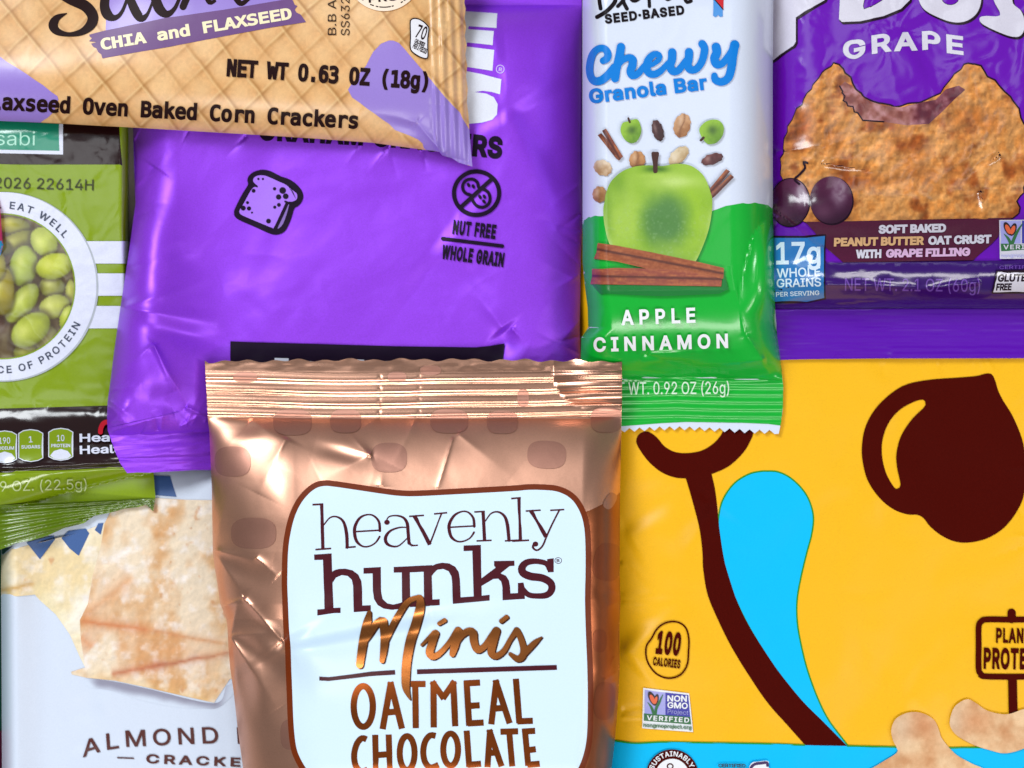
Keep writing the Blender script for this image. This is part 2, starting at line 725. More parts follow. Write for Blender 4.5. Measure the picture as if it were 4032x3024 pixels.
# ================================================================ yellow bag
Y = Pack('yellow_snack_bag', 'yellow snack bag printed with a brown bean and a blue drop', 'snack bag',
         [(2262, 900), (2250, 2000), (2262, 3350)], [(4380, 900), (4390, 3350)],
         [(2262, 900), (4380, 900)], [(2262, 3350), (4390, 3350)], 9.0, (330, 420), (60, 260, 60, 260),
         relief=(ripples(1.5, 700, 3, False), ripples(0.2, 240, 8, False), *crinkles([(2450, 1800), (2450, 2900)], 0, 9, 4, (0.2, 0.5), (90, 330), 50, 8), *crinkles([(3150, 1440), (4000, 1420)], 90, 6, 5, (0.15, 0.35), (80, 220), 40, 8), *crinkles([(4030, 1600), (4030, 2900)], 180, 6, 8, (0.15, 0.35), (80, 260), 45, 9),
                 step((2440, 2560), (2720, 2330), 1.0, 22, 60, 170), step((2800, 1980), (2620, 2230), 0.6, 20, 50, 120), step((2460, 2100), (2700, 1960), 0.5, 20, 50, 120), step((3500, 2700), (3900, 2300), 0.5, 60, 120, 260),
                 dent((2560, 2380), 0.5, 60, 170, 20), dent((2740, 2000), -0.35, 40, 90, 25)))
ym = mat('yellow_film', L('#fcbd0c', 0.9), 0.4, spec=0.35, grain=0.06)
ybr = mat('yellow_bag_brown_ink', L('#5c0d05', 0.58), 0.6, spec=0.03, grain=0.12)
ybl = mat('yellow_bag_blue_ink', L('#00bdf8', 0.95), 0.5, spec=0.15, grain=0.03)
ygr = mat('yellow_bag_green_ink', L('#128a16'), 0.46, spec=0.35)
wink = mat('white_ink', L('#eef0f6', 0.92), 0.45, spec=0.3, grain=0.03)
Y.wrapper(ym, 14.0)
drop = curve(T(2, 2, (1880, 1700), (1830, 1500), (1790, 1250), (1800, 1100), (1840, 980), (1930, 860), (2050, 785), (2150, 762), (2212, 760), (2292, 765),
               (2392, 810), (2492, 900), (2562, 1010), (2597, 1150), (2582, 1300), (2542, 1450), (2492, 1659))
             + T(3, 3, (245, 200), (245, 380), (270, 550), (330, 800), (420, 1050), (520, 1250), (690, 1480))
             + T(3, 3, (480, 1262), (300, 1082), (120, 862), (0, 692)) + T(2, 3, (2062, 450), (1952, 230)), True, 8)
Y.put('drop_print', [[offset(drop, 6)]], ygr)
Y.put('drop_print', [[drop]], ybl)
smile = T(2, 2, (1155, 410), (1205, 425), (1260, 470), (1320, 540), (1410, 588), (1520, 597), (1640, 575), (1740, 515), (1810, 435), (1850, 340), (1960, 290), (2095, 330), (2085, 420), (2065, 480), (2000, 590), (1880, 705), (1740, 772), (1600, 806), (1490, 815), (1390, 803),
          (1280, 755), (1180, 670), (1105, 570), (1073, 500), (1085, 450), (1115, 422))
st_l = T(2, 2, (1470, 770), (1502, 817), (1570, 1050), (1620, 1250), (1645, 1450), (1652, 1600)) + T(2, 3, (1690, 160), (1780, 380), (1900, 620), (2060, 880)) + T(3, 3, (0, 1100), (170, 1292), (322, 1463))
st_r = T(2, 2, (1715, 720), (1724, 776), (1752, 900), (1772, 1050), (1792, 1250), (1830, 1500)) + T(2, 3, (1872, 0), (1950, 230), (2060, 452)) + T(3, 3, (0, 692), (120, 862), (300, 1082), (480, 1262), (684, 1468))
Y.put('stem_print', [blob(smile), [np.concatenate([curve(st_l), curve(st_r)[::-1]])]], ybr)
bean = T(3, 1, (1210, 1659), (1400, 1622), (1650, 1603), (1800, 1590), (1880, 1570), (1930, 1572), (1955, 1610), (1972, 1659)) \
    + T(3, 2, (1990, 60), (2030, 140), (2110, 270), (2180, 430), (2212, 550), (2230, 700), (2212, 950), (2150, 1100), (2040, 1240), (1900, 1330), (1750, 1368), (1620, 1362), (1500, 1310), (1400, 1230),
        (1345, 1160), (1290, 1130), (1200, 1125), (1080, 1080), (960, 980), (860, 830), (815, 650), (815, 500), (850, 350), (940, 200), (1080, 70))
shine = T(3, 2, (1340, 135), (1360, 170), (1345, 205), (1240, 310), (1150, 450), (1110, 600), (1115, 720), (1145, 870), (1120, 903), (1090, 893), (1020, 770), (985, 620), (990, 480), (1040, 340), (1130, 230), (1250, 158))
Y.put('bean_print', blob(bean, 10), ybr, cut=blob(shine, 8))
band = T(2, 3, (700, 1415), (885, 1425), (1000, 1440), (1100, 1445), (1300, 1435), (1600, 1440), (2212, 1450)) + T(3, 3, (330, 1462), (680, 1468), (1110, 1478), (1560, 1485), (1800, 1482), (3000, 1482))
Y.put('band_print', poly(band + [(4500, 3500), (2000, 3500)]), ybl)
Y.put('band_print', stroke(band, 6.5), ygr, cut=[poly(T(3, 3, (320, 1440), (682, 1440), (682, 1490), (320, 1490)))])


def puff(seed, dark):
    def f(u, v):
        n = fbm(u / 60, v / 60, seed, 4)
        c = mixc(flatc('#e3bd93', u), flatc('#c48a5c', u), np.clip(n * 0.9 + 0.35, 0, 1))
        c = mixc(c, flatc('#c98455', u), 0.75 * np.exp(-(((u - dark[0]) / 60) ** 2 + ((v - dark[1]) / 45) ** 2)))
        c = mixc(c, flatc('#d8c0a6', u), 0.6 * np.exp(-(((u - dark[0] + 85) / 55) ** 2 + ((v - dark[1]) / 90) ** 2)))
        return c + 0.05 * fbm(u / 12, v / 12, seed + 4, 2)[:, None]
    return f


pm = mat('yellow_bag_picture_ink', None, 0.48, spec=0.3, grain=0.05, attr=True)
puffa = T(3, 3, (700, 1760), (900, 1659), (1000, 1600), (1110, 1530), (1115, 1490), (1080, 1420), (1065, 1330), (1100, 1240), (1180, 1190), (1270, 1175), (1360, 1195), (1440, 1250), (1480, 1340), (1500, 1400),
          (1580, 1500), (1650, 1560), (1760, 1620), (1900, 1700), (1900, 1900), (800, 1900))
puffb = T(3, 3, (1570, 1260), (1600, 1150), (1660, 1090), (1730, 1065), (1800, 1100), (1900, 1165), (2060, 1195), (2212, 1150), (2300, 1150), (2340, 1300), (2300, 1430), (2212, 1490), (2050, 1532), (1900, 1500), (1780, 1460), (1650, 1390), (1590, 1330))
sign = T(3, 3, (1820, 600), (1820, 440), (1840, 395), (1890, 375), (2100, 377), (2340, 378), (2400, 400), (2410, 460), (2410, 800), (2390, 850), (2330, 868), (1890, 868), (1840, 845), (1820, 800))
Y.put('sign_print', [stroke(sign, 23, True), stroke(T(3, 3, (2105, 318), (2105, 372)), 33), stroke(T(3, 3, (2112, 870), (2118, 1190)), 35, flat=True),
                     text('PLANT', *T(3, 3, (1970, 578), (2270, 582)), 59, bold=4, track=1.14),
                     text('PROTEIN', *T(3, 3, (1862, 803), (2370, 812)), 84, bold=6.5, track=1.14)], ybr)
Y.put('puff_print', blob(puffa, 8), pm, grid=8, level=16, paint=puff(5, T(3, 3, (1340, 1290))[0]))
Y.put('puff_print', blob(puffb, 8), pm, grid=8, level=17, paint=puff(9, T(3, 3, (1780, 1250))[0]))
cal = T(2, 3, (1250, 460), (1310, 412), (1390, 393), (1460, 410), (1508, 460), (1528, 550), (1525, 650), (1515, 760), (1470, 840), (1400, 878), (1320, 878), (1240, 838), (1180, 760), (1157, 680), (1164, 600), (1205, 540))
Y.put('calorie_badge', [stroke(cal, 6.5, True), text('100', *T(2, 3, (1238, 672), (1448, 692)), 92, bold=8, slant=0.10, track=1.14),
                        text('CALORIES', *T(2, 3, (1215, 772), (1450, 800)), 34, bold=2.4, track=1.12)], ybr)
nb = Y.put('certification_badge', poly(RB((142, 130), (630, 190), (672, 600), (132, 560))), wink)
ga, gb = mat('badge_lavender_ink', L('#9fa0dc'), 0.45), mat('badge_indigo_ink', L('#3d3aa0'), 0.45)
gc, gd, ge = mat('badge_green_ink', L('#2f6a3c'), 0.45), mat('badge_orange_ink', L('#e0633c'), 0.45), mat('badge_black_ink', L('#2a1a1c'), 0.45)
Y.put('badge_field', poly(RB((158, 150), (378, 180), (378, 422), (155, 402))), ga, nb)
Y.put('badge_field', poly(RB((378, 180), (620, 207), (642, 440), (378, 422))), gb, nb)
Y.put('badge_field', poly(RB((150, 402), (642, 440), (652, 520), (148, 480))), gc, nb)
Y.put('badge_leaf', [stroke(RB((350, 205), (310, 290), (280, 350), (272, 415)), [4, 14, 16, 14], kw=0.7), stroke(RB((190, 285), (230, 340), (255, 415)), [3, 14, 14], kw=0.7)], gc, nb)
Y.put('badge_butterfly', [ell(RB((238, 245))[0], 13, 30, -25), ell(RB((280, 255))[0], 9, 22, 14)], ge, nb)
Y.put('badge_butterfly', [ell(RB((240, 252))[0], 8, 20, -25), ell(RB((276, 262))[0], 5.5, 15, 14)], gd, nb)
Y.put('badge_lettering', [text('NON', *RB((398, 275), (606, 278)), 24, bold=1.2), text('GMO', *RB((398, 345), (614, 355)), 24, bold=1.2), text('VERIFIED', *RB((178, 472), (628, 500)), 19, bold=0.8, track=1.2)], wink, nb)
Y.put('badge_lettering', text('Project', *RB((400, 402), (620, 418)), 17), ga, nb)
Y.put('badge_lettering', text('nongmoproject.org', *RB((142, 545), (655, 572)), 15, bold=0.7), gc, nb)
cc = RB((450, 1062))[0]
sb = Y.put('sustainability_badge', ell(cc, 103, 103), ybr)
Y.put('badge_field', ell(cc, 66, 66), wink, sb)
Y.put('badge_lettering', text('SUSTAINABLY', 0, 0, 20, bold=0.8, arc=(*cc, 76, -163, -22, 1), track=1.1), wink, sb)
Y.put('badge_flower', stroke(ell((cc[0] - 8, cc[1] - 36), 11, 10)[0], 5, True), ybr, sb)
Y.put('lettering', text('CERTIFIED', *RB((940, 975), (1230, 976)), 14, bold=0.8), ge)
kb = Y.put('gluten_badge', blob(RB((1270, 985), (1300, 925), (1360, 915), (1450, 905), (1475, 920), (1468, 960), (1490, 1020), (1420, 1080), (1320, 1080)), 5), wink)
Y.put('badge_lettering', stroke(RB((1462, 955), (1455, 925), (1400, 930), (1330, 940), (1290, 975), (1285, 1030), (1330, 1080)), 11), mat('badge_plum_ink', L('#3a1a55'), 0.45), kb)

# ================================================================ packet showing as a sliver on the left edge
S1 = Pack('teal_and_maroon_packet', 'sliver of a teal and maroon packet at the left edge beside the white cracker bag', 'snack packet',
          [(-600, 2050), (-600, 3300)], [(14, 2050), (12, 3300)], [(-600, 2050), (14, 2050)], [(-600, 3300), (12, 3300)], 5.0, (120, 60), (20, 120, 20, 120))
S1.wrapper(mat('teal_film', L('#0f6f5a'), 0.35), 20.0)
S1.put('maroon_print', poly([(-640, 2878), (40, 2878), (40, 3400), (-640, 3400)]), mat('maroon_ink', L('#7a0f42'), 0.35))

# ================================================================ white cracker bag
Wb = Pack('white_cracker_bag', 'white cracker bag picturing flat crackers, with brown lettering and blue diamonds, bottom left', 'snack bag',
          [(6, 1760), (4, 2300), (10, 3300)], [(1500, 1760), (1500, 3300)], [(6, 1760), (1500, 1760)], [(10, 3300), (1500, 3300)], 7.0, (70, 200), (10, 260, 40, 200),
          relief=(ripples(0.14, 420, 21, False), ripples(0.06, 90, 24, False), dent((330, 2800), -0.5, 90, 60), dent((420, 2780), 0.3, 40, 40), step((280, 2960), (900, 2880), 0.25, 20, 50, 140)))
wm = mat('white_cracker_film', L('#d9e3f6', 0.9), 0.4, spec=0.35, grain=0.03)
Wb.wrapper(wm, 12.0)
cra = T(0, 2, (905, 1200), (1010, 1000), (1350, 985), (1600, 1000), (2300, 1010)) + T(0, 3, (2300, 900), (1985, 890), (1850, 1095), (1600, 1040), (1300, 970), (1000, 905), (750, 880), (620, 850), (615, 828), (735, 790), (700, 560), (690, 380), (760, 240), (800, 0)) + T(0, 2, (870, 1400))
crb = T(0, 2, (-30, 1500), (100, 1425), (300, 1380), (700, 1280), (905, 1200), (870, 1400)) + T(0, 3, (820, 60), (790, 240), (730, 400), (735, 790), (690, 700), (600, 500), (480, 330), (350, 215), (300, 160), (160, 175), (-30, 165))
sha = T(0, 3, (735, 890), (1000, 915), (1300, 980), (1850, 1100), (1960, 950), (2060, 960), (1900, 1130), (1750, 1145), (1500, 1130), (1200, 1070), (950, 990), (760, 960))


def cracker(seed, a, h1='#e6d3ba', h2='#cf9a66'):
    def f(u, v):
        n, n2 = fbm(u / 130, v / 170, seed, 4), fbm(u / 38, v / 38, seed + 7, 4)
        c = mixc(flatc(h1, u), flatc(h2, u), np.clip(n * 1.9 + 0.42, 0, 1))
        c = mixc(c, flatc('#f0e8e6', u), np.clip(n2 * 1.5 - 0.05, 0, 0.75))
        for (p0, p1, w, s, col) in a:
            t, d = seg(u, v, p0, p1)
            en = smooth(-0.02, 0.05, t) * smooth(1.05, 0.9, t)
            c = mixc(c, flatc(col, u), np.clip(s * en * np.exp(-np.abs(d + 6 * n2) / w), 0, 1))
        sp = np.clip((fbm(u / 34, v / 34, seed + 31, 2) - 0.5) * 5, 0, 0.5)
        e = fbm(u / 30, v / 30, seed + 5, 4) - fbm((u + 5) / 30, (v + 5) / 30, seed + 5, 4)
        return mixc(c, flatc('#bd7748', u), sp) * np.clip(1 + 0.12 * e, 0.8, 1.2)[:, None]
    return f


wpm = mat('cracker_picture_ink', None, 0.42, spec=0.4, grain=0.04, attr=True)
q = lambda *p: T(0, 3, *p)


def drop_shadow(u, v):
    a, b = T(0, 3, (735, 885), (1850, 1098))
    t, d = seg(u, v, a, b)
    return mixc(flatc('#8f8ea2', u), flatc('#ced8ea', u), np.clip(smooth(4, 40, d + 5 * fbm(u / 40, v / 40, 3, 2)) + smooth(0.12, 0, t) + smooth(1.0, 1.12, t), 0, 1))


Wb.put('picture_shadow_print', blob(sha, 8), wpm, grid=7, paint=drop_shadow)
Wb.put('cracker_picture', poly(crb), wpm, grid=8, paint=cracker(60, [(*q((0, 130), (300, 70)), 9, 0.8, '#c79243'), (*q((300, 70), (560, 420)), 35, 0.5, '#e3d3a0'), (*q((560, 420), (740, 790)), 25, 0.6, '#ead9b8')], '#efe8da', '#e4cda0'))
Wb.put('cracker_picture', poly(cra), wpm, grid=7, paint=cracker(71, [
    (*q((690, 385), (1300, 470)), 16, 0.95, '#c8794c'), (*q((1280, 465), (1960, 590)), 8, 0.8, '#c58356'), (*q((700, 370), (1150, 0)), 34, 0.6, '#cf8a59'), (*q((960, 850), (1440, 760)), 14, 0.95, '#b9694a'),
    (*q((1300, 790), (2000, 660)), 10, 0.95, '#a85f43'), (*q((690, 520), (800, 620)), 34, 0.7, '#d2885c'), (*q((1000, 600), (1960, 680)), 60, 0.35, '#d89c72'), (*q((760, 905), (1850, 1090)), 28, 0.55, '#e6c283'), (*q((1950, 250), (1850, 1090)), 30, 0.3, '#e0b47f')]))
bd = mat('blue_diamond_ink', L('#3f5f98'), 0.42, spec=0.4)
Wb.each('diamond_print', [poly(T(0, 2, (1300, 790), (1470, 797), (1525, 975), (1340, 960), (1250, 930))), poly(T(0, 2, (230, 1370), (465, 1310), (478, 1340), (345, 1515))), poly(T(0, 2, (530, 1330), (590, 1270), (740, 1248), (772, 1290), (680, 1485), (600, 1420))),
                         poly(T(0, 2, (818, 1262), (850, 1205), (895, 1200), (870, 1302)))], bd)
Wb.put('diamond_print', poly(T(0, 2, (15, 1410), (110, 1400), (30, 1470), (15, 1470))), mat('navy_ink', L('#22343f'), 0.4))
wbr = mat('cracker_bag_brown_ink', L('#52231f'), 0.42, spec=0.4)
bl = T(0, 3, (690, 1580), (760, 1552), (900, 1508), (1090, 1478), (1350, 1466), (1580, 1455), (1800, 1448), (2300, 1452))
Wb.put('lettering', [text('ALMOND FL', *T(0, 3, (715, 1565), (2330, 1452)), 65, bold=1.5, base=bl, track=1.25),
                     text('CRACKERS', *T(0, 3, (1262, 1618), (2350, 1660)), 36, bold=2.0, track=1.3), stroke(T(0, 3, (1012, 1570), (1158, 1575)), 5, flat=True)], wbr)

# ================================================================ purple cookie bag, top right
G = Pack('glossy_purple_cookie_bag', 'glossy purple bag picturing a bitten golden cookie and grapes, top right', 'snack bag',
         [(2960, -500), (2960, 1419)], [(4500, -500), (4500, 1412)], [(2960, -500), (4500, -500)],
         [(2960, 1419), (3075, 1417), (3180, 1414), (3500, 1411), (4500, 1411)], 11.0, (330, 500), (40, 300, 196, 230), lift=0.5,
         relief=(ripples(0.22, 330, 31, True), ripples(0.10, 120, 37, True),
                 ridge(T(3, 1, (40, 130))[0], T(3, 1, (470, 520))[0], 1.2, 9, 16, 0.6), ridge(T(3, 1, (470, 470))[0], T(3, 1, (330, 720))[0], 0.7, 7, 10), ridge(T(3, 1, (50, 860))[0], T(3, 1, (430, 740))[0], 0.9, 7, 12),
                 ridge(T(3, 1, (490, 795))[0], T(3, 1, (1300, 820))[0], 1.2, 16, 12, 0.35), ridge(T(3, 1, (1830, 780))[0], T(3, 1, (1080, 860))[0], 1.0, 8, 18, 0.5), ridge(T(3, 0, (480, 1410))[0], T(3, 0, (1040, 1500))[0], 0.9, 8, 22, 0.5),
                 ridge(T(3, 0, (2000, 1340))[0], T(3, 0, (1740, 1510))[0], 0.8, 8, 20), ridge(T(3, 0, (60, 1320))[0], T(3, 0, (520, 1260))[0], 0.9, 12, 40, 0.5), ridge(T(3, 1, (1840, 0))[0], T(3, 1, (1880, 290))[0], 0.8, 9, 20),
                 step(T(3, 0, (1150, 250))[0], T(3, 0, (1500, 900))[0], 0.3, 16, 20, 260)),
         crimps=(lambda u, v, dt, db: 0.03 * np.sin(v / 4.1) * smooth(5, 20, db) * smooth(200, 180, db) + 0.16 * fbm(u / 260, v / 60, 5, 3) * smooth(215, 150, db) + 0.4 * smooth(60, 0, db) * smooth(3480, 3520, u),
                 lambda u, v, dt, db: 0.5 * np.exp(-((v - 1197 - 10 * np.sin(u / 120)) / 7) ** 2) * np.clip(fbm(u / 90, v * 0, 3, 2) + 0.4, 0, 1)))
gm = mat('purple_cookie_film', L('#6c0cb8', 0.85), 0.15, spec=0.5, grain=0.05, coat=0.1)
gseal = mat('purple_seal_film', L('#5c00b0', 0.9), 0.3, spec=0.35, grain=0.05)
gdk = mat('dark_purple_ink', L('#380a70', 0.8), 0.17, spec=0.55, grain=0.06, coat=0.1)
gwh = mat('grape_white_ink', L('#d8d4e4', 0.9), 0.2, spec=0.6, coat=0.3)
gbk = mat('grape_black_ink', L('#240822', 0.7), 0.2, spec=0.3, coat=0.1)
gpm = mat('cookie_picture_ink', None, 0.18, spec=0.55, attr=True, grain=0.06, coat=0.1)
G.wrapper(gm, 8.0, seals=[[(2600, 1216), (4600, 1214), (4600, 1500), (2600, 1500)]], seal_mat=gseal)
Lp = T(3, 0, (-200, -400), (700, -400), (490, 0), (240, 150), (240, 360), (222, 392), (50, 515), (-200, 640))
LB = T(3, 0, (640, -400), (1300, -400), (1225, 0), (1150, 75), (1000, 138), (800, 183), (640, 190), (613, 165))
LU = curve(T(3, 0, (1290, -300), (1300, -50), (1310, 20), (1355, 85), (1450, 140), (1580, 188), (1690, 188), (1780, 140), (1830, 60), (1845, -50), (1850, -300)), False, 8)
LS = curve(T(3, 0, (1900, -200), (1950, 0), (2005, 110), (1985, 140), (1885, 138), (1830, 152), (1850, 205), (2000, 280), (2120, 318), (2190, 300), (2222, 210), (2190, 100), (2130, 45), (2110, 0), (2090, -200)), True, 8)
logo = [poly(Lp), poly(LB), [LU], [LS]]
cutp = [poly(T(3, 0, (850, -200), (970, -200), (985, 0), (920, 40), (832, 75), (825, 50), (835, 0))), ell(T(3, 0, (1575, -20))[0], 33, 27)]
G.put('logo', [[[offset(np.array(s[0]), 3) + (5, 7)] for s in [lg]][0] for lg in logo], gbk, cut=cutp)
G.each('logo', logo, gwh, cut=[[offset(c[0], 2)] for c in cutp])
bl = T(3, 0, (640, 510), (750, 508), (900, 468), (1050, 445), (1280, 437), (1400, 428), (1520, 455), (1700, 478))
G.put('lettering', text('GRAPE', *T(3, 0, (650, 505), (1690, 475)), 74, bold=4.5, base=bl, track=1.2), gwh)
ck = T(3, 0, (110, 1480), (120, 1380), (160, 1150), (230, 990), (290, 900), (400, 730), (500, 605), (575, 558), (640, 592), (700, 680), (760, 770), (830, 850), (950, 890), (1050, 920), (1150, 920), (1300, 885), (1430, 850),
       (1530, 755), (1620, 640), (1700, 570), (1760, 552), (1830, 582), (1900, 660), (2000, 752), (2120, 880), (2180, 1010), (2230, 1130), (2250, 1300), (2230, 1500), (2200, 1659)) \
    + T(3, 1, (2150, 80), (2118, 225), (1500, 240), (330, 262), (250, 150)) + T(3, 0, (160, 1620))
ck = [(x + 5 * math.sin(i * 2.4), y + 4 * math.cos(i * 1.7)) for i, (x, y) in enumerate(map(tuple, curve(ck, True, 22)))]


def cookie(u, v):
    n, n2, n3 = fbm(u / 95, v / 95, 41, 4), fbm(u / 34, v / 34, 47, 4), fbm(u / 14, v / 14, 44, 3)
    c = mixc(flatc('#c98645', u), flatc('#e2b074', u), np.clip(n2 * 1.6 + 0.45, 0, 1))
    c = mixc(c, flatc('#8a4517', u), np.clip(n * 2.0 + n2 * 1.1 - 0.12, 0, 0.9))
    for (x, y, a, b, s) in [(300, 1060, 90, 170, 0.8), (800, 1560, 200, 70, 0.6), (1750, 1030, 260, 120, 0.45), (530, 1180, 130, 150, 0.35), (1300, 1500, 200, 90, 0.35), (1250, 1300, 110, 130, 0.3)]:
        p = T(3, 0, (x, y))[0]
        c = mixc(c, flatc('#934818', u), np.clip(s * np.exp(-((u - p[0]) / (a * K)) ** 2 - ((v - p[1]) / (b * K)) ** 2) + 0.3 * n2 * s, 0, 1))
    e = fbm(u / 40, v / 40, 43, 4) - fbm((u + 6) / 40, (v + 6) / 40, 43, 4)
    return c * np.clip(1 + 0.08 * n3 + 0.6 * e, 0.6, 1.3)[:, None] * (0.96, 0.92, 0.86)


G.put('cookie_outline_print', [[offset(np.array(ck), 4.5) + (1.5, -1.5)]], gbk)
G.put('cookie_picture', [[np.array(ck)]], gpm, grid=7, paint=cookie)
fil = T(3, 0, (620, 745), (665, 705), (720, 740), (770, 790), (850, 862), (1000, 915), (1150, 928), (1350, 880), (1450, 862), (1540, 770), (1650, 740), (1705, 775), (1620, 850), (1500, 970), (1390, 1070), (1200, 1082), (1050, 1060), (1000, 1052), (820, 1042), (770, 970), (700, 910), (655, 880), (640, 800))


def filling(u, v):
    n = fbm(u / 30, v / 30, 51, 4)
    c = mixc(flatc('#83483c', u), flatc('#b57f84', u), np.clip(n * 1.7 + 0.3, 0, 1))
    t = smooth(*[p[0] for p in T(3, 0, (1180, 0), (1320, 0))], u)
    return mixc(c, flatc('#561b2e', u), np.clip(0.75 * t - n * 0.7, 0, 1))


G.put('cookie_picture', poly(fil), gpm, grid=7, paint=filling)
zig = T(3, 0, (620, 745), (645, 790), (640, 800), (665, 830), (650, 870), (680, 885), (690, 915), (735, 920), (745, 965), (775, 975), (820, 1040), (1000, 1052))
G.put('cookie_outline_print', stroke(zig, 6, bend=False), gbk)


def grape(cx, cy, hx, hy):
    def f(u, v):
        x, y = (u - cx) / 88, (v - cy) / 94
        c = mixc(flatc('#4b1738', u), flatc('#2c0c26', u), np.clip(0.55 + 0.6 * (y - 0.2), 0, 1))
        n = fbm(u / 30, v / 30, 66, 3)
        c = mixc(c, flatc('#9c8a99', u), np.clip(0.85 * np.exp(-((x - hx) / 0.3) ** 2 - ((y - hy) / 0.55) ** 2) * (1 + n), 0, 1))
        return mixc(c, flatc('#7a5068', u), np.clip(0.5 * np.exp(-((x + hx) / 0.5) ** 2 - ((y - 0.5) / 0.4) ** 2), 0, 1))
    return f


g1, g2 = T(3, 1, (190, 90))[0], T(3, 1, (545, 70))[0]
mz = poly(T(3, 1, (320, 258), (2110, 222), (2000, 325), (1990, 385), (1930, 450), (1770, 590), (650, 608), (510, 490), (400, 345)))
G.put('caption_panel', mz, mat('grape_maroon_ink', L('#571538', 0.8), 0.18, spec=0.55, coat=0.1, grain=0.12))
G.put('grape_picture', [ell(g1, 80, 97, 5), ell((g2[0] + 3, g2[1] + 3), 86, 96)], gbk)
G.put('grape_picture', ell(g1, 75, 93, 5), gpm, grid=7, paint=grape(*g1, 0.5, -0.35))
G.put('grape_picture', ell(g2, 84, 93), gpm, grid=7, paint=grape(*g2, 0.35, -0.4))
G.put('grape_stem_print', stroke(T(3, 0, (340, 1408), (305, 1400), (320, 1450), (270, 1510), (230, 1550), (270, 1590)), 9), gbk)
G.put('dark_band_print', poly(T(3, 1, (-300, 612), (510, 612), (2212, 590), (3200, 580), (3200, 1004), (2212, 1004), (-300, 1012))), gdk)
G.put('lettering', [text('SOFT BAKED', *RGR((985, 258), (1555, 245)), 34, bold=3.4, slant=0.06), text('OAT CRUST', *RGR((1405, 352), (1940, 338)), 34, bold=3.4, slant=0.06), text('WITH', *RGR((795, 466), (1010, 462)), 34, bold=3.4, slant=0.06)], gwh)
G.put('lettering', text('PEANUT BUTTER', *RGR((607, 366), (1368, 352)), 34, bold=3.2, slant=0.06), mat('peanut_ink', L('#d6a878'), 0.2, coat=0.3))
G.put('lettering', text('GRAPE FILLING', *RGR((1048, 460), (1760, 445)), 33, bold=3.2, slant=0.06), mat('lilac_ink', L('#d0a9cf'), 0.2, coat=0.3))
G.put('lettering', text('NET WT. 2.1 OZ (60g)', *RGR((700, 738), (1840, 748)), 50, bold=0.5), mat('faint_lilac_ink', L('#6a43a3'), 0.2, coat=0.3))
G.put('grain_badge', poly(RGR((70, 275), (540, 262), (540, 812), (395, 845), (70, 848))), gbk)
gb1 = G.put('grain_badge', poly(RGR((60, 290), (532, 276), (527, 800), (380, 832), (60, 836))), mat('badge_blue_ink', L('#2673b8'), 0.18, spec=0.7, coat=0.3))
gbw = mat('badge_pale_ink', L('#cfe0f0'), 0.2, coat=0.3)
G.put('badge_lettering', [text('17g', *RGR((120, 518), (495, 512)), 88, bold=3.5), text('WHOLE', *RGR((127, 630), (495, 615)), 36, bold=1), text('GRAINS', *RGR((125, 712), (500, 702)), 34, bold=1), text('PER SERVING', *RGR((120, 790), (485, 775)), 18, bold=0.5)], gbw, gb1)
nb2 = G.put('certification_badge', poly(RGR((2003, 142), (2420, 138), (2420, 468), (2008, 470))), gwh)
G.put('badge_field', poly(RGR((2012, 150), (2185, 147), (2185, 340), (2016, 342))), ga, nb2)
G.put('badge_field', poly(RGR((2195, 147), (2410, 143), (2410, 335), (2195, 339))), gb, nb2)
G.put('badge_field', poly(RGR((2016, 342), (2412, 336), (2412, 400), (2020, 404))), gc, nb2)
G.put('badge_leaf', [stroke(RGR((2200, 170), (2150, 250), (2110, 345)), [3, 12, 14], kw=0.9), stroke(RGR((2045, 260), (2080, 300), (2100, 345)), [3, 12, 12], kw=0.9)], gc, nb2)
G.put('badge_butterfly', [ell(RGR((2075, 215))[0], 13, 28, -25), ell(RGR((2120, 222))[0], 12, 26, 20)], ge, nb2)
G.put('badge_butterfly', [ell(RGR((2077, 220))[0], 8.5, 20, -25), ell(RGR((2118, 226))[0], 8, 18, 20)], gd, nb2)
G.put('badge_lettering', text('VERIFIED', *RGR((2038, 390), (2400, 386)), 18, bold=0.8, track=1.2), gwh, nb2)
G.put('badge_lettering', text('nongmoproject.org', *RGR((2022, 455), (2400, 450)), 13), ga, nb2)
gf = G.put('gluten_badge', poly(RGR((1978, 568), (2330, 560), (2330, 764), (1938, 764))), gbk)
G.put('badge_field', poly(RGR((1990, 580), (2330, 574), (2330, 752), (1952, 752))), gwh, gf)
G.put('badge_lettering', [text('GLUTEN', *RGR((1992, 664), (2290, 660)), 30, bold=2.2, slant=0.2), text('FREE', *RGR((1975, 738), (2112, 736)), 28, bold=2.2, slant=0.2)], gbk, gf)
G.put('lettering', text('CERTIFIED', *RGR((2005, 556), (2330, 550)), 13), mat('faint_lilac_ink'))

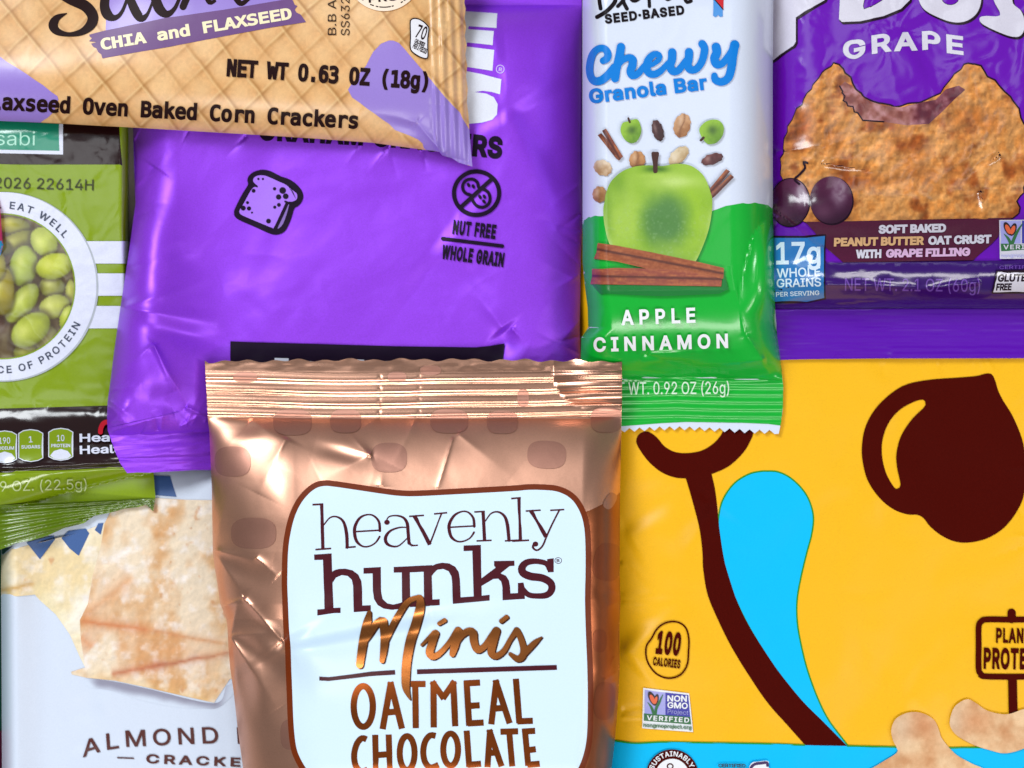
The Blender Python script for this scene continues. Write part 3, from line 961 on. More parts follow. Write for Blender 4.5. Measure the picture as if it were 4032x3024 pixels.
# ================================================================ green edamame packet
E = Pack('green_bean_packet', 'green packet with a round window picture of green beans, at the left edge', 'snack packet',
         [(-560, 300), (-560, 1650), (-430, 1745), (-420, 1800), (-420, 2169)], [(505, 300), (507, 900), (520, 1250), (560, 1500), (600, 1800), (612, 1956), (603, 2013)],
         [(-560, 300), (505, 300)], [(-420, 2260), (0, 2165), (60, 2140), (120, 2128), (190, 2108), (250, 2080), (330, 2060), (370, 2032), (430, 2020), (490, 2003), (540, 1998), (575, 1987), (603, 2013)], 8.0, (200, 34), (30, 240, 150, 230),
         relief=(ripples(0.14, 300, 81, True), ripples(0.05, 110, 85, True), ridge(T(0, 2, (1340, 980))[0], T(0, 2, (1090, 760))[0], 0.9, 7, 26, 0.7)), lift=0.6,
         bottom_line=[(-420, 2210), (0, 2165), (250, 2090), (603, 2006)],
         crimps=(lambda u, v, dt, db: 0.30 * np.sin((v - (1990 - 0.042 * u)) / np.maximum(db + v - (1990 - 0.042 * u), 20) * 5.2 * 2 * np.pi) * smooth(0, 14, v - (1985 - 0.042 * u)) * smooth(0, 12, db),
                 lambda u, v, dt, db: -0.5 * np.exp(-((v - (1858 - 0.045 * u)) / 7) ** 2) + 0.3 * np.exp(-((v - (1843 - 0.045 * u)) / 6) ** 2)))
em = mat('green_film', L('#86a012', 0.9), 0.15, spec=0.5, grain=0.05, coat=0.2)
edk = mat('green_packet_brown_ink', L('#2b0e10', 0.6), 0.14, spec=0.6, grain=0.08, coat=0.2)
ewh = mat('green_packet_white_ink', L('#dfe3f6', 0.9), 0.2, spec=0.6, coat=0.3)
esl = mat('green_seal_film', L('#668404', 0.8), 0.16, spec=0.75, grain=0.05, coat=0.4)
E.wrapper(em, 8.0, seals=[[(-640, 2013), (0, 1988), (612, 1960), (700, 1960), (700, 2400), (-640, 2400)]], seal_mat=esl)
E.each('dark_band_print', [poly(T(0, 0, (-1300, 700), (1020, 740), (1030, 1100), (1056, 1430), (-1300, 1405))), poly(T(0, 2, (-1300, 230), (-50, 214), (960, 186), (1000, 186), (1075, 718), (-50, 772), (-1300, 790)))], edk)
E.put('flavour_label', poly(T(0, 0, (-900, 900), (552, 940), (545, 1335), (-900, 1305))), ewh)
fl = E.put('flavour_label', poly(T(0, 0, (-880, 960), (515, 1000), (513, 1303), (-880, 1275))), mat('teal_ink', L('#12876a'), 0.16, spec=0.7, coat=0.4))
E.put('label_lettering', text('Wasabi', *T(0, 0, (-330, 1250), (302, 1257)), 54, bold=-0.3), mat('mint_ink', L('#a9ddc8'), 0.2, coat=0.3), fl)
E.put('lot_code_print', text('2026 22614H', *T(0, 0, (-48, 1625), (808, 1646)), 43, bold=0.4), mat('olive_ink', L('#33380a'), 0.3))
E.each('stripe_print', [poly(T(0, 1, (0, 425), (1300, 425), (1300, 625), (0, 625))), poly(T(0, 1, (0, 703), (1300, 703), (1300, 905), (0, 905))), poly(T(0, 1, (0, 985), (1300, 985), (1300, 1187), (0, 1187)))], ewh)
oc = T(0, 1, (20, 815))[0]
E.put('ring_shadow_print', ell((oc[0] + 3, oc[1] + 2), 813 * K + 5, 813 * K + 3, 0, 120), mat('ring_shadow_ink', L('#a9b0b8'), 0.2, coat=0.3))
E.put('ring_print', ell(oc, 813 * K, 813 * K, 0, 140), ewh)
E.put('ring_print', ell(oc, 632 * K, 632 * K, 0, 120), em)
BN = [(110, 290, 130, 62, 5, '#8c8a35'), (150, 430, 170, 70, -20, '#7c7a2c'), (0, 470, 90, 60, 20, '#77702a'), (450, 820, 98, 82, 10, '#87873a'), (610, 860, 40, 90, 0, '#98983a'), (230, 1370, 100, 70, -20, '#77782e'), (395, 1260, 90, 100, 10, '#847f4a'),
      (205, 640, 105, 158, 8, '#98a544'), (380, 430, 95, 118, -35, '#a9b346'), (470, 640, 142, 98, -14, '#adb53a'), (190, 960, 88, 178, 38, '#9ba53e'), (470, 990, 118, 88, -18, '#a3a744'), (265, 1190, 165, 112, -38, '#a0aa3e'), (575, 1080, 48, 90, 20, '#a9b438'),
      (20, 850, 90, 190, 0, '#8a7d1c'), (-20, 640, 60, 110, 0, '#8a8020')]


def beans(u, v):
    n = fbm(u / 40, v / 40, 91, 3)
    c = mixc(flatc('#584630', u), flatc('#80744e', u), np.clip(0.4 + n, 0, 1))
    c = mixc(c, flatc('#3d1608', u), 0.9 * np.exp(-((u - 10) / 60) ** 2 - ((v - 1250) / 50) ** 2))
    c = mixc(c, flatc('#4a2410', u), 0.9 * np.exp(-((u - 8) / 36) ** 2 - ((v - 1020) / 40) ** 2))
    for (x, y, a, b, rot, h) in BN:
        p = T(0, 1, (x, y))[0]
        a, b = a * 1.16, b * 1.14
        r = math.radians(rot)
        X, Y_ = u - p[0], v - p[1]
        A, B_ = (X * math.cos(r) + Y_ * math.sin(r)) / (a * K), (-X * math.sin(r) + Y_ * math.cos(r)) / (b * K)
        d = np.sqrt(A * A + B_ * B_)
        col = flatc(h, u)
        lit = np.clip(1.1 - 0.28 * d ** 2 - 0.10 * (X + Y_) / (b * K) + 0.12 * n, 0.5, 1.25)
        cc2 = col * lit[:, None]
        cc2 = mixc(cc2, flatc('#e0e08a', u), 0.5 * np.exp(-((A + 0.3) / 0.3) ** 2 - ((B_ + 0.25) / 0.4) ** 2))
        c = mixc(c, flatc('#3a2c1c', u), 0.55 * smooth(1.35, 1.0, d))
        c = mixc(c, cc2, smooth(1.03, 0.94, d))
    return c


E.put('bean_picture', ell(oc, 620 * K, 620 * K, 0, 120), mat('bean_picture_ink', None, 0.18, spec=0.7, attr=True, coat=0.4), grid=6, paint=beans)
ein = mat('slate_ink', L('#3c4358'), 0.25)
E.put('lettering', [text('. EAT WELL', 0, 0, 29, bold=1.0, arc=(*oc, 672 * K, -92, -38, 1), track=1.3), text('SOURCE OF PROTEIN', 0, 0, 29, bold=0.9, arc=(*oc, 752 * K, 118, 26, -1), track=1.25)], ein)


def shield(cx, w):
    return T(0, 2, (cx - w, 425), (cx - w * 0.6, 400), (cx, 390), (cx + w * 0.6, 400), (cx + w, 425), (cx + w, 640), (cx + w * 0.6, 663), (cx, 674), (cx - w * 0.6, 663), (cx - w, 640))


for i, (cx, num, word, low) in enumerate([(40, '190', 'SODIUM', 1), (266, '1', 'SUGARS', 0), (525, '10', 'PROTEIN', 1)]):
    s = np.array(shield(cx, 108)) + (0, 5 - 5 * i)
    nbg = E.put('nutrition_badge', poly(s), ewh)
    E.put('badge_field', [[offset(s, -3.5)]], em, nbg)
    if low:
        E.put('badge_field', [[np.array(T(0, 2, (cx - 92, 630), (cx - 60, 590), (cx, 572), (cx + 60, 590), (cx + 92, 630), (cx + 60, 655), (cx, 664), (cx - 60, 655))) + (0, 5 - 5 * i)]], ewh, nbg)
    E.put('badge_lettering', [text(num, *[(x, y + 5 - 5 * i) for x, y in T(0, 2, (cx - 16 * len(num), 505), (cx + 16 * len(num), 503))], 24, bold=0.3), text(word, *[(x, y + 5 - 5 * i) for x, y in T(0, 2, (cx - 82, 558), (cx + 82, 556))], 13, bold=0.5)], ewh, nbg)
E.put('lettering', [text('Heart', *T(0, 2, (688, 502), (1060, 494)), 33, bold=1.4), text('Healthy', *T(0, 2, (690, 606), (1190, 590)), 33, bold=1.4)], ewh)
E.put('heart_print', stroke(T(0, 2, (868, 415), (872, 380), (900, 335), (960, 325)), 19), mat('red_ink', L('#c01028'), 0.2, coat=0.3))
E.put('lettering', text('0.79 OZ. (22.5g)', *T(0, 2, (-190, 935), (750, 908)), 40), mat('pale_green_ink', L('#b9c78e'), 0.2, coat=0.3))
flap = T(0, 2, (20, 1420), (80, 1400), (260, 1365), (400, 1310), (470, 1300), (600, 1260), (760, 1200), (900, 1190), (1020, 1150), (1150, 1125), (1300, 1105), (1275, 1045), (1240, 1045), (1190, 1052), (1160, 1075), (1070, 1078), (1040, 1105), (960, 1110), (900, 1150), (830, 1150), (790, 1180), (720, 1190), (660, 1220), (600, 1240), (480, 1290), (260, 1350), (100, 1390))

# ================================================================ packet tip over the green packet's left edge
S2 = Pack('pink_and_cyan_packet', 'pink and cyan packet whose corner just shows over the green bean packet', 'snack packet',
          [(-700, 780), (-700, 1010)], [(-4, 780), (4, 860), (10, 945), (13, 965), (2, 1005)], [(-700, 780), (-4, 780)], [(-700, 1010), (2, 1010)], 3.0, (60, 20), (5, 60, 5, 60))
S2.wrapper(mat('pink_film', L('#e0357e'), 0.3), 12.0)
S2.put('cyan_print', poly([(-720, 948), (40, 948), (40, 1050), (-720, 1050)]), mat('cyan_ink', L('#14a4e4'), 0.3))
def soften(k, *fs):
    return [lambda u, v, f=f: k * f(u, v) for f in fs]


E.put('seal_edge_print', poly(flap), mat('light_green_film', L('#86ab2a', 0.9), 0.4))

# ================================================================ matte purple bag
P = Pack('matte_purple_snack_bag', 'matte purple bag with a toast drawing and crossed-out peanut sign', 'snack bag',
         [(560, -80), (515, 300), (524, 515), (531, 756), (534, 800), (505, 1010), (474, 1212), (450, 1380), (437, 1485), (424, 1580), (421, 1640), (424, 1694), (440, 1740), (456, 1785), (474, 1826), (501, 1863)],
         [(2290, -80), (2291, 756), (2294, 850), (2285, 1050), (2283, 1300), (2290, 1500), (2290, 1850)],
         [(560, -80), (2290, -80)], [(501, 1863), (540, 1860), (592, 1861), (711, 1854), (760, 1851), (825, 1851), (1500, 1848), (2290, 1850)], 9.0, (170, 330), (100, 220, 150, 330),
         relief=soften(1.35, ripples(0.75, 600, 101, False), ripples(0.12, 260, 107, True, 1.6, -35), ripples(0.03, 90, 111, False), *crinkles([(515, 700), (440, 1450), (424, 1700)], 0, 16, 11), *crinkles([(470, 1720), (830, 1660)], -80, 10, 12, (0.25, 0.6), (60, 200)), *crinkles([(2285, 700), (2285, 1450)], 180, 10, 14, (0.2, 0.5), (80, 260)), *crinkles([(560, 500), (1800, 600)], 90, 6, 15, (0.2, 0.4), (60, 200)),
                 ridge(T(0, 1, (1045, 1000))[0], T(0, 1, (1900, 740))[0], 0.75, 14, 90, 0.8), ridge(T(0, 1, (1045, 1000))[0], T(0, 1, (1880, 1130))[0], 0.9, 14, 70, 0.7),
                 dent(T(0, 1, (1560, 1230))[0], -1.0, 130, 42, 12), ridge(T(0, 1, (1328, 1320))[0], T(0, 1, (1500, 1720))[0], 0.9, 9, 22, 0.6), ridge(T(0, 1, (1328, 1320))[0], T(0, 2, (1610, 200))[0], 0.9, 9, 28, 0.5),
                 ridge(T(0, 1, (1328, 1320))[0], T(0, 1, (960, 1620))[0], 0.7, 12, 60, 0.8), dent(T(0, 2, (1420, 160))[0], -1.2, 80, 60, 30), dent(T(0, 2, (1030, 260))[0], 0.9, 60, 60), dent(T(0, 2, (1200, 180))[0], -0.7, 60, 70, 20),
                 ridge(T(0, 2, (960, 410))[0], T(0, 2, (1500, 250))[0], 1.0, 10, 26, 0.5), ridge(T(0, 2, (1610, 200))[0], T(0, 2, (1790, 290))[0], 0.8, 7, 14, 0.3), ridge(T(0, 0, (1330, 1440))[0], T(0, 0, (1180, 1659))[0], -0.9, 22, 60), ridge(T(0, 0, (1170, 1200))[0], T(0, 0, (1420, 1330))[0], -0.7, 24, 80),
                 ridge(T(1, 1, (2140, 1180))[0], T(1, 1, (1650, 560))[0], 1.0, 40, 110, 0.7), dent(T(1, 1, (2150, 1300))[0], -1.0, 50, 60, 0), dent(T(1, 1, (1900, 760))[0], -0.6, 90, 60, 40), ridge(T(2, 1, (0, 1180))[0], T(2, 1, (120, 1300))[0], 0.6, 9, 20),
                 step(T(1, 1, (1500, 560))[0], T(2, 1, (200, 1250))[0], -0.5, 50, 120, 300), step(T(2, 0, (-100, 560))[0], T(2, 0, (590, 520))[0], 0.5, 50, 90, 200), step(T(2, 0, (0, 950))[0], T(2, 1, (560, 260))[0], 0.55, 30, 60, 200)),
         crimps=(lambda u, v, dt, db: (0.06 * np.sin((v + 0.06 * u) / 4.6) + 0.5 * fbm((u + v) / 160, (v + 0.1 * u) / 45, 121, 3)) * smooth(0, 10, db) * smooth(165, 140, db),
                 lambda u, v, dt, db: -0.45 * np.exp(-((db - 48 - 0.02 * (825 - u)) / 6) ** 2) + 0.9 * smooth(120, 0, db) * smooth(560, 430, u)), stiff=13, power=1.9, lift=0.8)
pmt = mat('purple_film', L('#953ceb', 0.95), 0.42, metal=0.32, spec=0.5, grain=0.09)
pbk = mat('purple_bag_black_ink', L('#1e0a2a', 0.7), 0.45, spec=0.12, grain=0.15)
plv = mat('lavender_ink', L('#a871f2', 0.92), 0.4, spec=0.4)
pwh = mat('purple_bag_white_ink', L('#e2e6f4', 0.92), 0.4, spec=0.4)
P.wrapper(pmt, 7.0, seals=[[(300, 1712), (711, 1620), (830, 1640), (2400, 1660), (2400, 2000), (300, 2000)]])
q = lambda *p: T(1, 0, *p)
P.put('logo', [poly(q((1500, 80), (1800, 96), (2085, 115), (2078, 242), (1838, 226), (1832, 252), (2055, 268), (2045, 390), (1824, 366), (1820, 402), (2058, 431), (2043, 612), (1818, 577), (1500, 540))),
               [np.array(q((1500, 560), (1815, 614), (1950, 640), (2120, 685), (2108, 815), (2040, 795), (1960, 784), (1888, 796), (1990, 808), (2055, 840), (2088, 900), (2082, 990), (2040, 1035), (1950, 1060), (1830, 1070), (1500, 1080)))]], pwh)
P.put('registered_mark', [stroke(ell(q((2110, 597))[0], 15.5, 15.5)[0], 3.4, True), text('R', *q((2096, 615), (2126, 618)), 15, bold=0.8)], mat('pale_lavender_ink', L('#c9b2ee'), 0.4))
bl = q((-80, 1200), (20, 1212), (940, 1260), (1340, 1290), (1860, 1350), (2130, 1376))
P.put('lettering', text('GRAHAM CRACKERS', *q((20, 1212), (2122, 1374)), 88, bold=8, base=bl, track=1.1), pbk)
to = RTO((230, 1090), (250, 1000), (400, 700), (530, 490), (520, 400), (540, 310), (640, 215), (780, 165), (900, 158), (1050, 197), (1250, 300), (1400, 350), (1550, 440), (1685, 580), (1738, 730), (1700, 860), (1620, 950), (1545, 1000), (1480, 1200), (1430, 1330), (1350, 1480), (1250, 1550), (1120, 1572), (980, 1535), (700, 1408), (350, 1255), (245, 1170))
ti = RTO((345, 1080), (360, 1020), (430, 910), (595, 610), (680, 530), (735, 545), (748, 510), (665, 440), (645, 380), (680, 315), (780, 280), (900, 285), (1020, 330), (1200, 412), (1350, 480), (1490, 590), (1600, 690), (1590, 800), (1500, 850), (1390, 850), (1350, 880), (1110, 1390), (1060, 1418), (900, 1358), (500, 1190), (385, 1135))
te = P.put('toast_print', blob(to, 5), pbk)
P.put('toast_face', blob(ti, 5), plv, te)
P.put('toast_face', stroke(RTO((1420, 920), (1350, 1120), (1260, 1330), (1190, 1430)), [3, 9, 12, 4]), mat('grey_lilac_ink', L('#7f62b0'), 0.4), te)
dots = [(760, 357, 25), (858, 358, 24), (1112, 572, 36), (655, 615, 42), (522, 872, 33), (555, 1000, 46), (430, 992, 54), (620, 1090, 22), (1115, 972, 34), (1207, 922, 42), (980, 1275, 52), (1288, 608, 72), (1200, 750, 58), (1355, 735, 62)]
hat = [stroke(RTO((1400 + 14 * i, 500 + 22 * i + 3), (1480 + 9 * i, 520 + 26 * i)), 1.6, flat=True, bend=False) for i in range(11)]
P.put('toast_crumbs', [ell(RTO((x, y))[0], r * .1808, r * .1808) for x, y, r in dots] + hat + [stroke(RTO((1345, 850), (1440, 880), (1560, 860)), 8)], pbk, te)
nf = P.put('allergy_sign', [stroke(ell(RN((665, 455))[0], 335 * .2652, 322 * .2652, 0, 60)[0], 16.5, True), stroke(RN((440, 655), (885, 250)), 16, flat=True),
                            stroke(RN((700, 375), (680, 300), (630, 255), (575, 247), (515, 262), (470, 310), (458, 365), (475, 425), (520, 465), (580, 485), (605, 560), (650, 625), (710, 660), (770, 662), (830, 630), (863, 570), (862, 500), (835, 440), (780, 400)), 12.5, True)]
           + [ell(RN((x, y))[0], 6.0, 9.2, r) for x, y, r in [(548, 335, -25), (618, 355, -25), (715, 510, -30), (780, 505, -30), (775, 578, -40)]], pbk)
P.put('lettering', [text('NUT FREE', *RN((302, 1062), (940, 1138)), 57, bold=5, track=1.16), text('WHOLE GRAIN', *RN((137, 1430), (1058, 1555)), 57, bold=5, track=1.16), stroke(RN((163, 1130), (1048, 1240)), 14.5)], pbk)
pn = P.put('black_panel', poly(T(0, 1, (1990, 1290), (2212, 1298)) + T(1, 1, (520, 1312), (1200, 1332), (1900, 1342), (2020, 1330), (2148, 1308), (2130, 1480), (2125, 1850), (-222, 1850))), pbk)
P.put('lettering', [poly(T(1, 1, (160, 1434), (282, 1437), (280, 1475), (278, 1560), (220, 1560), (218, 1472), (164, 1470))), poly(T(1, 1, (298, 1458), (348, 1461), (346, 1560), (300, 1560))), poly(T(1, 1, (360, 1463), (388, 1460), (386, 1560), (362, 1560))),
                    poly(T(1, 1, (430, 1466), (470, 1462), (505, 1467), (505, 1560), (430, 1560))), poly(T(1, 1, (872, 1446), (934, 1450), (930, 1560), (874, 1560))), poly(T(1, 1, (1065, 1464), (1200, 1459), (1198, 1475), (1140, 1475), (1138, 1560), (1068, 1560)))], pwh, pn)

# ================================================================ granola bar
R = Pack('granola_bar', 'white and green granola bar wrapper picturing a green apple and cinnamon sticks', 'granola bar',
         [(2294, -300), (2294, 1030), (2301, 1110), (2314, 1212), (2316, 1290), (2289, 1330), (2287, 1412), (2280, 1500), (2262, 1600), (2256, 1712)],
         [(3048, -300), (3042, 300), (3043, 800), (3051, 1189), (3060, 1326), (3076, 1440), (3084, 1520), (3083, 1603), (3076, 1660), (3066, 1708)],
         [(2294, -300), (3048, -300)],
         [(2256, 1712)] + [(2262 + i * 19.7, (1694 if i % 2 else 1710) - 16 * math.exp(-((2262 + i * 19.7 - 2660) / 240) ** 2)) for i in range(41)] + [(3066, 1708)], 10.5, (105, 175), (80, 260, 205, 330),
         relief=(ripples(0.07, 340, 131, False), ripples(0.05, 120, 135, False), ridge(T(2, 1, (2020, 1230))[0], T(2, 1, (1890, 640))[0], 0.5, 10, 26, 0.6), ridge(T(2, 1, (2030, 1240))[0], T(2, 2, (2350, 100))[0], 0.8, 9, 30, 0.4),
                 ridge(T(2, 1, (2180, 1450))[0], T(2, 1, (1560, 1500))[0], 0.7, 16, 50, 0.6), ridge(T(2, 1, (1130, 1390))[0], T(2, 1, (1800, 1640))[0], -0.8, 20, 60, 0.7), ridge(T(2, 1, (650, 1180))[0], T(2, 1, (800, 1300))[0], 0.7, 9, 30),
                 ridge(T(2, 1, (1180, 1400))[0], T(2, 1, (2000, 1360))[0], 0.5, 10, 26, 0.5), ridge(T(2, 1, (660, 860))[0], T(2, 1, (1950, 850))[0], 0.25, 20, 30, 0.1), dent(T(2, 1, (700, 1420))[0], -0.8, 70, 60), dent(T(2, 1, (1300, 1440))[0], 0.6, 90, 24)),
         crimps=(lambda u, v, dt, db: 0.13 * np.sin((db + 9 * np.sin((u - 2300) / 260)) / 4.6) * smooth(30, 44, db) * smooth(200, 170, db) + 0.5 * np.exp(-((db - 205 - 12 * np.sin(u / 120)) / 14) ** 2),), stiff=8, flat=10.6, bottom_line=[(2256, 1705), (2660, 1688), (3066, 1702)])
rw = mat('white_bar_film', L('#dae2f6', 0.93), 0.24, spec=0.55, grain=0.025, coat=0.25)
rg = mat('bar_green_ink', L('#08b434', 0.9), 0.24, spec=0.5, grain=0.04, coat=0.25)
rb = mat('bar_blue_ink', L('#0a7fdc', 0.9), 0.35, spec=0.25, grain=0.04)
rk = mat('bar_black_ink', L('#1c141a', 0.7), 0.35, spec=0.15)
rp = mat('bar_picture_ink', None, 0.28, spec=0.5, grain=0.05, attr=True, coat=0.15)
R.wrapper(rw, 6.0, seals=[[(2100, 1520), (2700, 1506), (3200, 1500), (3200, 1800), (2100, 1800)]])
gt = T(2, 1, (560, 330), (605, 290), (622, 245), (660, 217), (720, 205), (790, 208), (1000, 240), (1300, 260), (1500, 235), (1730, 165), (1850, 120), (1990, 96), (2100, 92), (2212, 112), (2270, 150), (2340, 200))
gbt = T(2, 2, (2420, 372), (2212, 345), (2000, 336), (1500, 328), (1300, 338), (945, 365), (500, 385))
R.put('green_field', poly(gt + gbt), rg, grid=6, fine=[(2200, 1490, 3120, 1720, 4.0)])
R.put('logo', [stroke(RC((220, -60), (228, 20), (240, 95)), 15), stroke(RC((410, -60), (400, 20), (330, 105), (255, 160), (200, 190)), 16), stroke(RC((530, -60), (480, 20), (432, 70)), 14), stroke(RC((470, -60), (500, 30), (535, 98)), 15),
               stroke(RC((565, -40), (600, 8), (650, 0), (690, -40)), 14), stroke(RC((770, -60), (782, 0), (786, 72)), 13), stroke(RC((940, -50), (985, 2), (1050, -30)), 8), stroke(RC((1180, -20), (1205, 25), (1250, 10)), 14)], rk)
R.put('lettering', text('SEED·BASED', *RC((292, 268), (1180, 162)), 38, bold=3.2, track=1.15), rk)
R.put('ribbon_print', poly(RC((1500, -80), (1500, 100), (1497, 175), (1520, 192), (1540, 182), (1555, 165), (1562, 180), (1580, 190), (1605, 182), (1606, -80))), mat('bar_sky_ink', L('#4a90d8'), 0.3))
R.put('ribbon_print', poly(RC((1530, -80), (1615, -80), (1612, 100), (1520, 0))), mat('bar_red_ink', L('#c8202c'), 0.3))
R.put('ribbon_print', stroke(RC((1510, -10), (1608, 105)), 4), rk)
ch = [stroke(RC((268, 678), (310, 655), (322, 600), (285, 545), (215, 545), (150, 610), (118, 740), (128, 850), (175, 905), (250, 895), (330, 830), (390, 750)), [76, 86, 84, 80, 80, 82, 84, 84, 92, 92, 90, 80], kw=.3526),
      stroke(RC((468, 525), (452, 620), (420, 760), (402, 875)), [94, 94, 92, 92], kw=.3526), stroke(RC((408, 790), (470, 690), (540, 645), (596, 660), (596, 730), (572, 800), (600, 845), (660, 820), (725, 740), (770, 690)), [40, 66, 76, 90, 94, 88, 84, 78, 66, 50], kw=.3526),
      stroke(RC((760, 742), (830, 715), (895, 660), (890, 615), (840, 605), (780, 660), (755, 740), (775, 810), (840, 830), (920, 785), (990, 700)), [50, 54, 62, 72, 74, 86, 92, 84, 82, 72, 50], kw=.3526),
      stroke(RC((1040, 585), (1038, 660), (1018, 735), (1045, 795), (1110, 785), (1180, 690), (1215, 640)), [94, 94, 94, 88, 82, 66, 56], kw=.3526), stroke(RC((1228, 582), (1225, 660), (1213, 720), (1240, 775), (1310, 770), (1370, 690), (1398, 590), (1400, 530), (1375, 490)), [94, 92, 92, 88, 82, 84, 86, 86, 88], kw=.3526),
      stroke(RC((1530, 525), (1538, 590), (1512, 650), (1530, 715), (1590, 715), (1660, 640), (1720, 560), (1740, 505)), [100, 100, 98, 90, 82, 80, 96, 104], kw=.3526), stroke(RC((1738, 500), (1715, 620), (1700, 760), (1665, 870), (1590, 915), (1520, 890), (1512, 845)), [104, 104, 96, 92, 88, 84, 72], kw=.3526)]
R.put('logo', ch, rb, grid=5, level=9)
R.put('lettering', text('Granola Bar', *RC((120, 1160), (1437, 1000)), 58, bold=4.2, track=1.07), rb)


def oval(h1, h2, cx, cy, rx, ry, rot, crease=0.0):
    r = math.radians(rot)

    def f(u, v):
        x, y = u - cx, v - cy
        A, B_ = (x * math.cos(r) + y * math.sin(r)) / rx, (-x * math.sin(r) + y * math.cos(r)) / ry
        n = fbm(u / 16, v / 16, cx, 3)
        c = mixc(flatc(h1, u), flatc(h2, u), np.clip(0.45 + 0.45 * (A * 0.5 + B_) + 0.7 * n, 0, 1))
        c = mixc(c, flatc('#e8d9cc', u), np.clip(0.35 * np.exp(-((A + 0.35) / 0.25) ** 2 - ((B_ + 0.3) / 0.5) ** 2), 0, 1))
        return mixc(c, flatc('#5a3320', u), np.clip(crease * np.exp(-np.abs(A + 0.1 * np.sin(B_ * 4)) / 0.09), 0, 1))
    return f


q = lambda x, y: T(2, 0, (x, y))[0]
for (x, y, rx, ry, rot, h1, h2, cr_, nm) in [(1470, 1085, 72, 105, 15, '#c99a72', '#96643e', 0.6, 'oat_picture'), (785, 1450, 82, 66, 25, '#d9c2a8', '#a07850', 0.0, 'oat_picture'), (1083, 1385, 70, 80, 0, '#c08a5a', '#8d5c36', 0.5, 'oat_picture'), (1440, 1345, 105, 58, -42, '#d5c2a2', '#a98a60', 0.0, 'oat_picture'),
                                             (757, 1680, 62, 70, 0, '#b98a5e', '#8d6038', 0.3, 'oat_picture'), (1260, 1128, 48, 94, -16, '#4d2a2c', '#2c1418', 0, 'seed_picture'), (1730, 1375, 98, 46, -18, '#6e3c3c', '#3a1c20', 0, 'seed_picture')]:
    p = q(x, y)
    e = ell(p, rx * K, ry * K, rot, 26)[0]
    e = e + np.array([(2.0 * math.sin(i * 2.7), 1.8 * math.cos(i * 1.9)) for i in range(26)])
    R.put(nm, blob(e, 4), rp, grid=5, paint=oval(h1, h2, *p, rx * K, ry * K, rot, cr_))


def applep(cx, cy, r, dx, dy):
    def f(u, v):
        x, y = (u - cx) / r, (v - cy) / r
        n = fbm(u / 12, v / 12, 7, 2)
        c = mixc(flatc('#8fb83a', u), flatc('#5f8a26', u), np.clip(0.3 + 0.5 * (x + y) + 0.4 * n, 0, 1))
        return mixc(c, flatc('#3f5f2a', u), 0.85 * np.exp(-((x - dx) ** 2 + (y - dy) ** 2) / 0.16))
    return f


a1, a2 = q(1027, 1135), q(1727, 1140)
R.put('small_apple_picture', blob(T(2, 0, (1000, 1048), (1080, 1030), (1112, 1090), (1115, 1150), (1080, 1220), (1025, 1236), (970, 1200), (938, 1130), (955, 1065)), 4), rp, grid=5, paint=applep(*a1, 42, 0.1, -0.1))
R.put('small_apple_picture', blob(T(2, 0, (1640, 1080), (1700, 1040), (1780, 1038), (1828, 1090), (1820, 1170), (1770, 1230), (1700, 1246), (1655, 1210), (1618, 1130)), 4), rp, grid=5, paint=applep(*a2, 48, 0.05, -0.15))
stm = mat('stem_brown_ink', L('#43241d'), 0.3, grain=0.2)
R.put('apple_stem_print', [stroke(T(2, 0, (1005, 1022), (1018, 1055)), 8), stroke(T(2, 0, (1655, 1190), (1632, 1212)), 10)], stm)


def bark(p0, p1, h='#8a402c', dark=(0.0,)):
    def f(u, v):
        t, d = seg(u, v, p0, p1)
        ln = math.dist(p0, p1)
        n = fbm(t * ln / 40, d / 5, 5, 4)
        n2 = fbm(u / 7, v / 7, 9, 2)
        c = mixc(flatc(h, u), flatc('#b56a40', u), np.clip(0.35 + n * 0.9 + 0.5 * n2, 0, 1))
        for k in dark:
            c = mixc(c, flatc('#3d1a1c', u), 0.85 * np.exp(-((d - k) / 4.5) ** 2))
        return c
    return f


p0, p1 = q(800, 1140), q(935, 1370)
R.put('cinnamon_picture', [poly(T(2, 0, (740, 1168), (770, 1150), (960, 1350), (925, 1388), (900, 1370)))], rp, grid=5, paint=bark(p0, p1, '#5b2b22', (-6,)))
R.put('cinnamon_picture', [poly(T(2, 0, (778, 1130), (812, 1110), (958, 1352), (925, 1386)))], rp, grid=5, paint=bark(p0, p1, '#7a4034', (2,)))
R.put('cinnamon_picture', [poly(T(2, 0, (1700, 1640), (1850, 1460), (1884, 1480), (1720, 1690)))], rp, grid=5, paint=bark(q(1700, 1660), q(1880, 1470), '#7c4636', (5,)))
R.put('cinnamon_picture', [poly(T(2, 0, (1705, 1690), (1890, 1505), (1918, 1530), (1760, 1690), (1720, 1720)))], rp, grid=5, paint=bark(q(1720, 1700), q(1900, 1520), '#84564a', (5,)))
ap = T(2, 0, (800, 1740), (815, 1660), (858, 1565), (950, 1482), (1060, 1440), (1180, 1428), (1300, 1434), (1420, 1415), (1540, 1430), (1640, 1500), (1692, 1590), (1718, 1670)) \
    + T(2, 1, (1730, 60), (1728, 160), (1700, 320), (1650, 465), (1590, 595), (1540, 660), (1300, 680), (1000, 620), (900, 540), (838, 440), (800, 290), (788, 160))
ac, ad = T(2, 1, (1320, 250))[0], T(2, 0, (1235, 1462))[0]


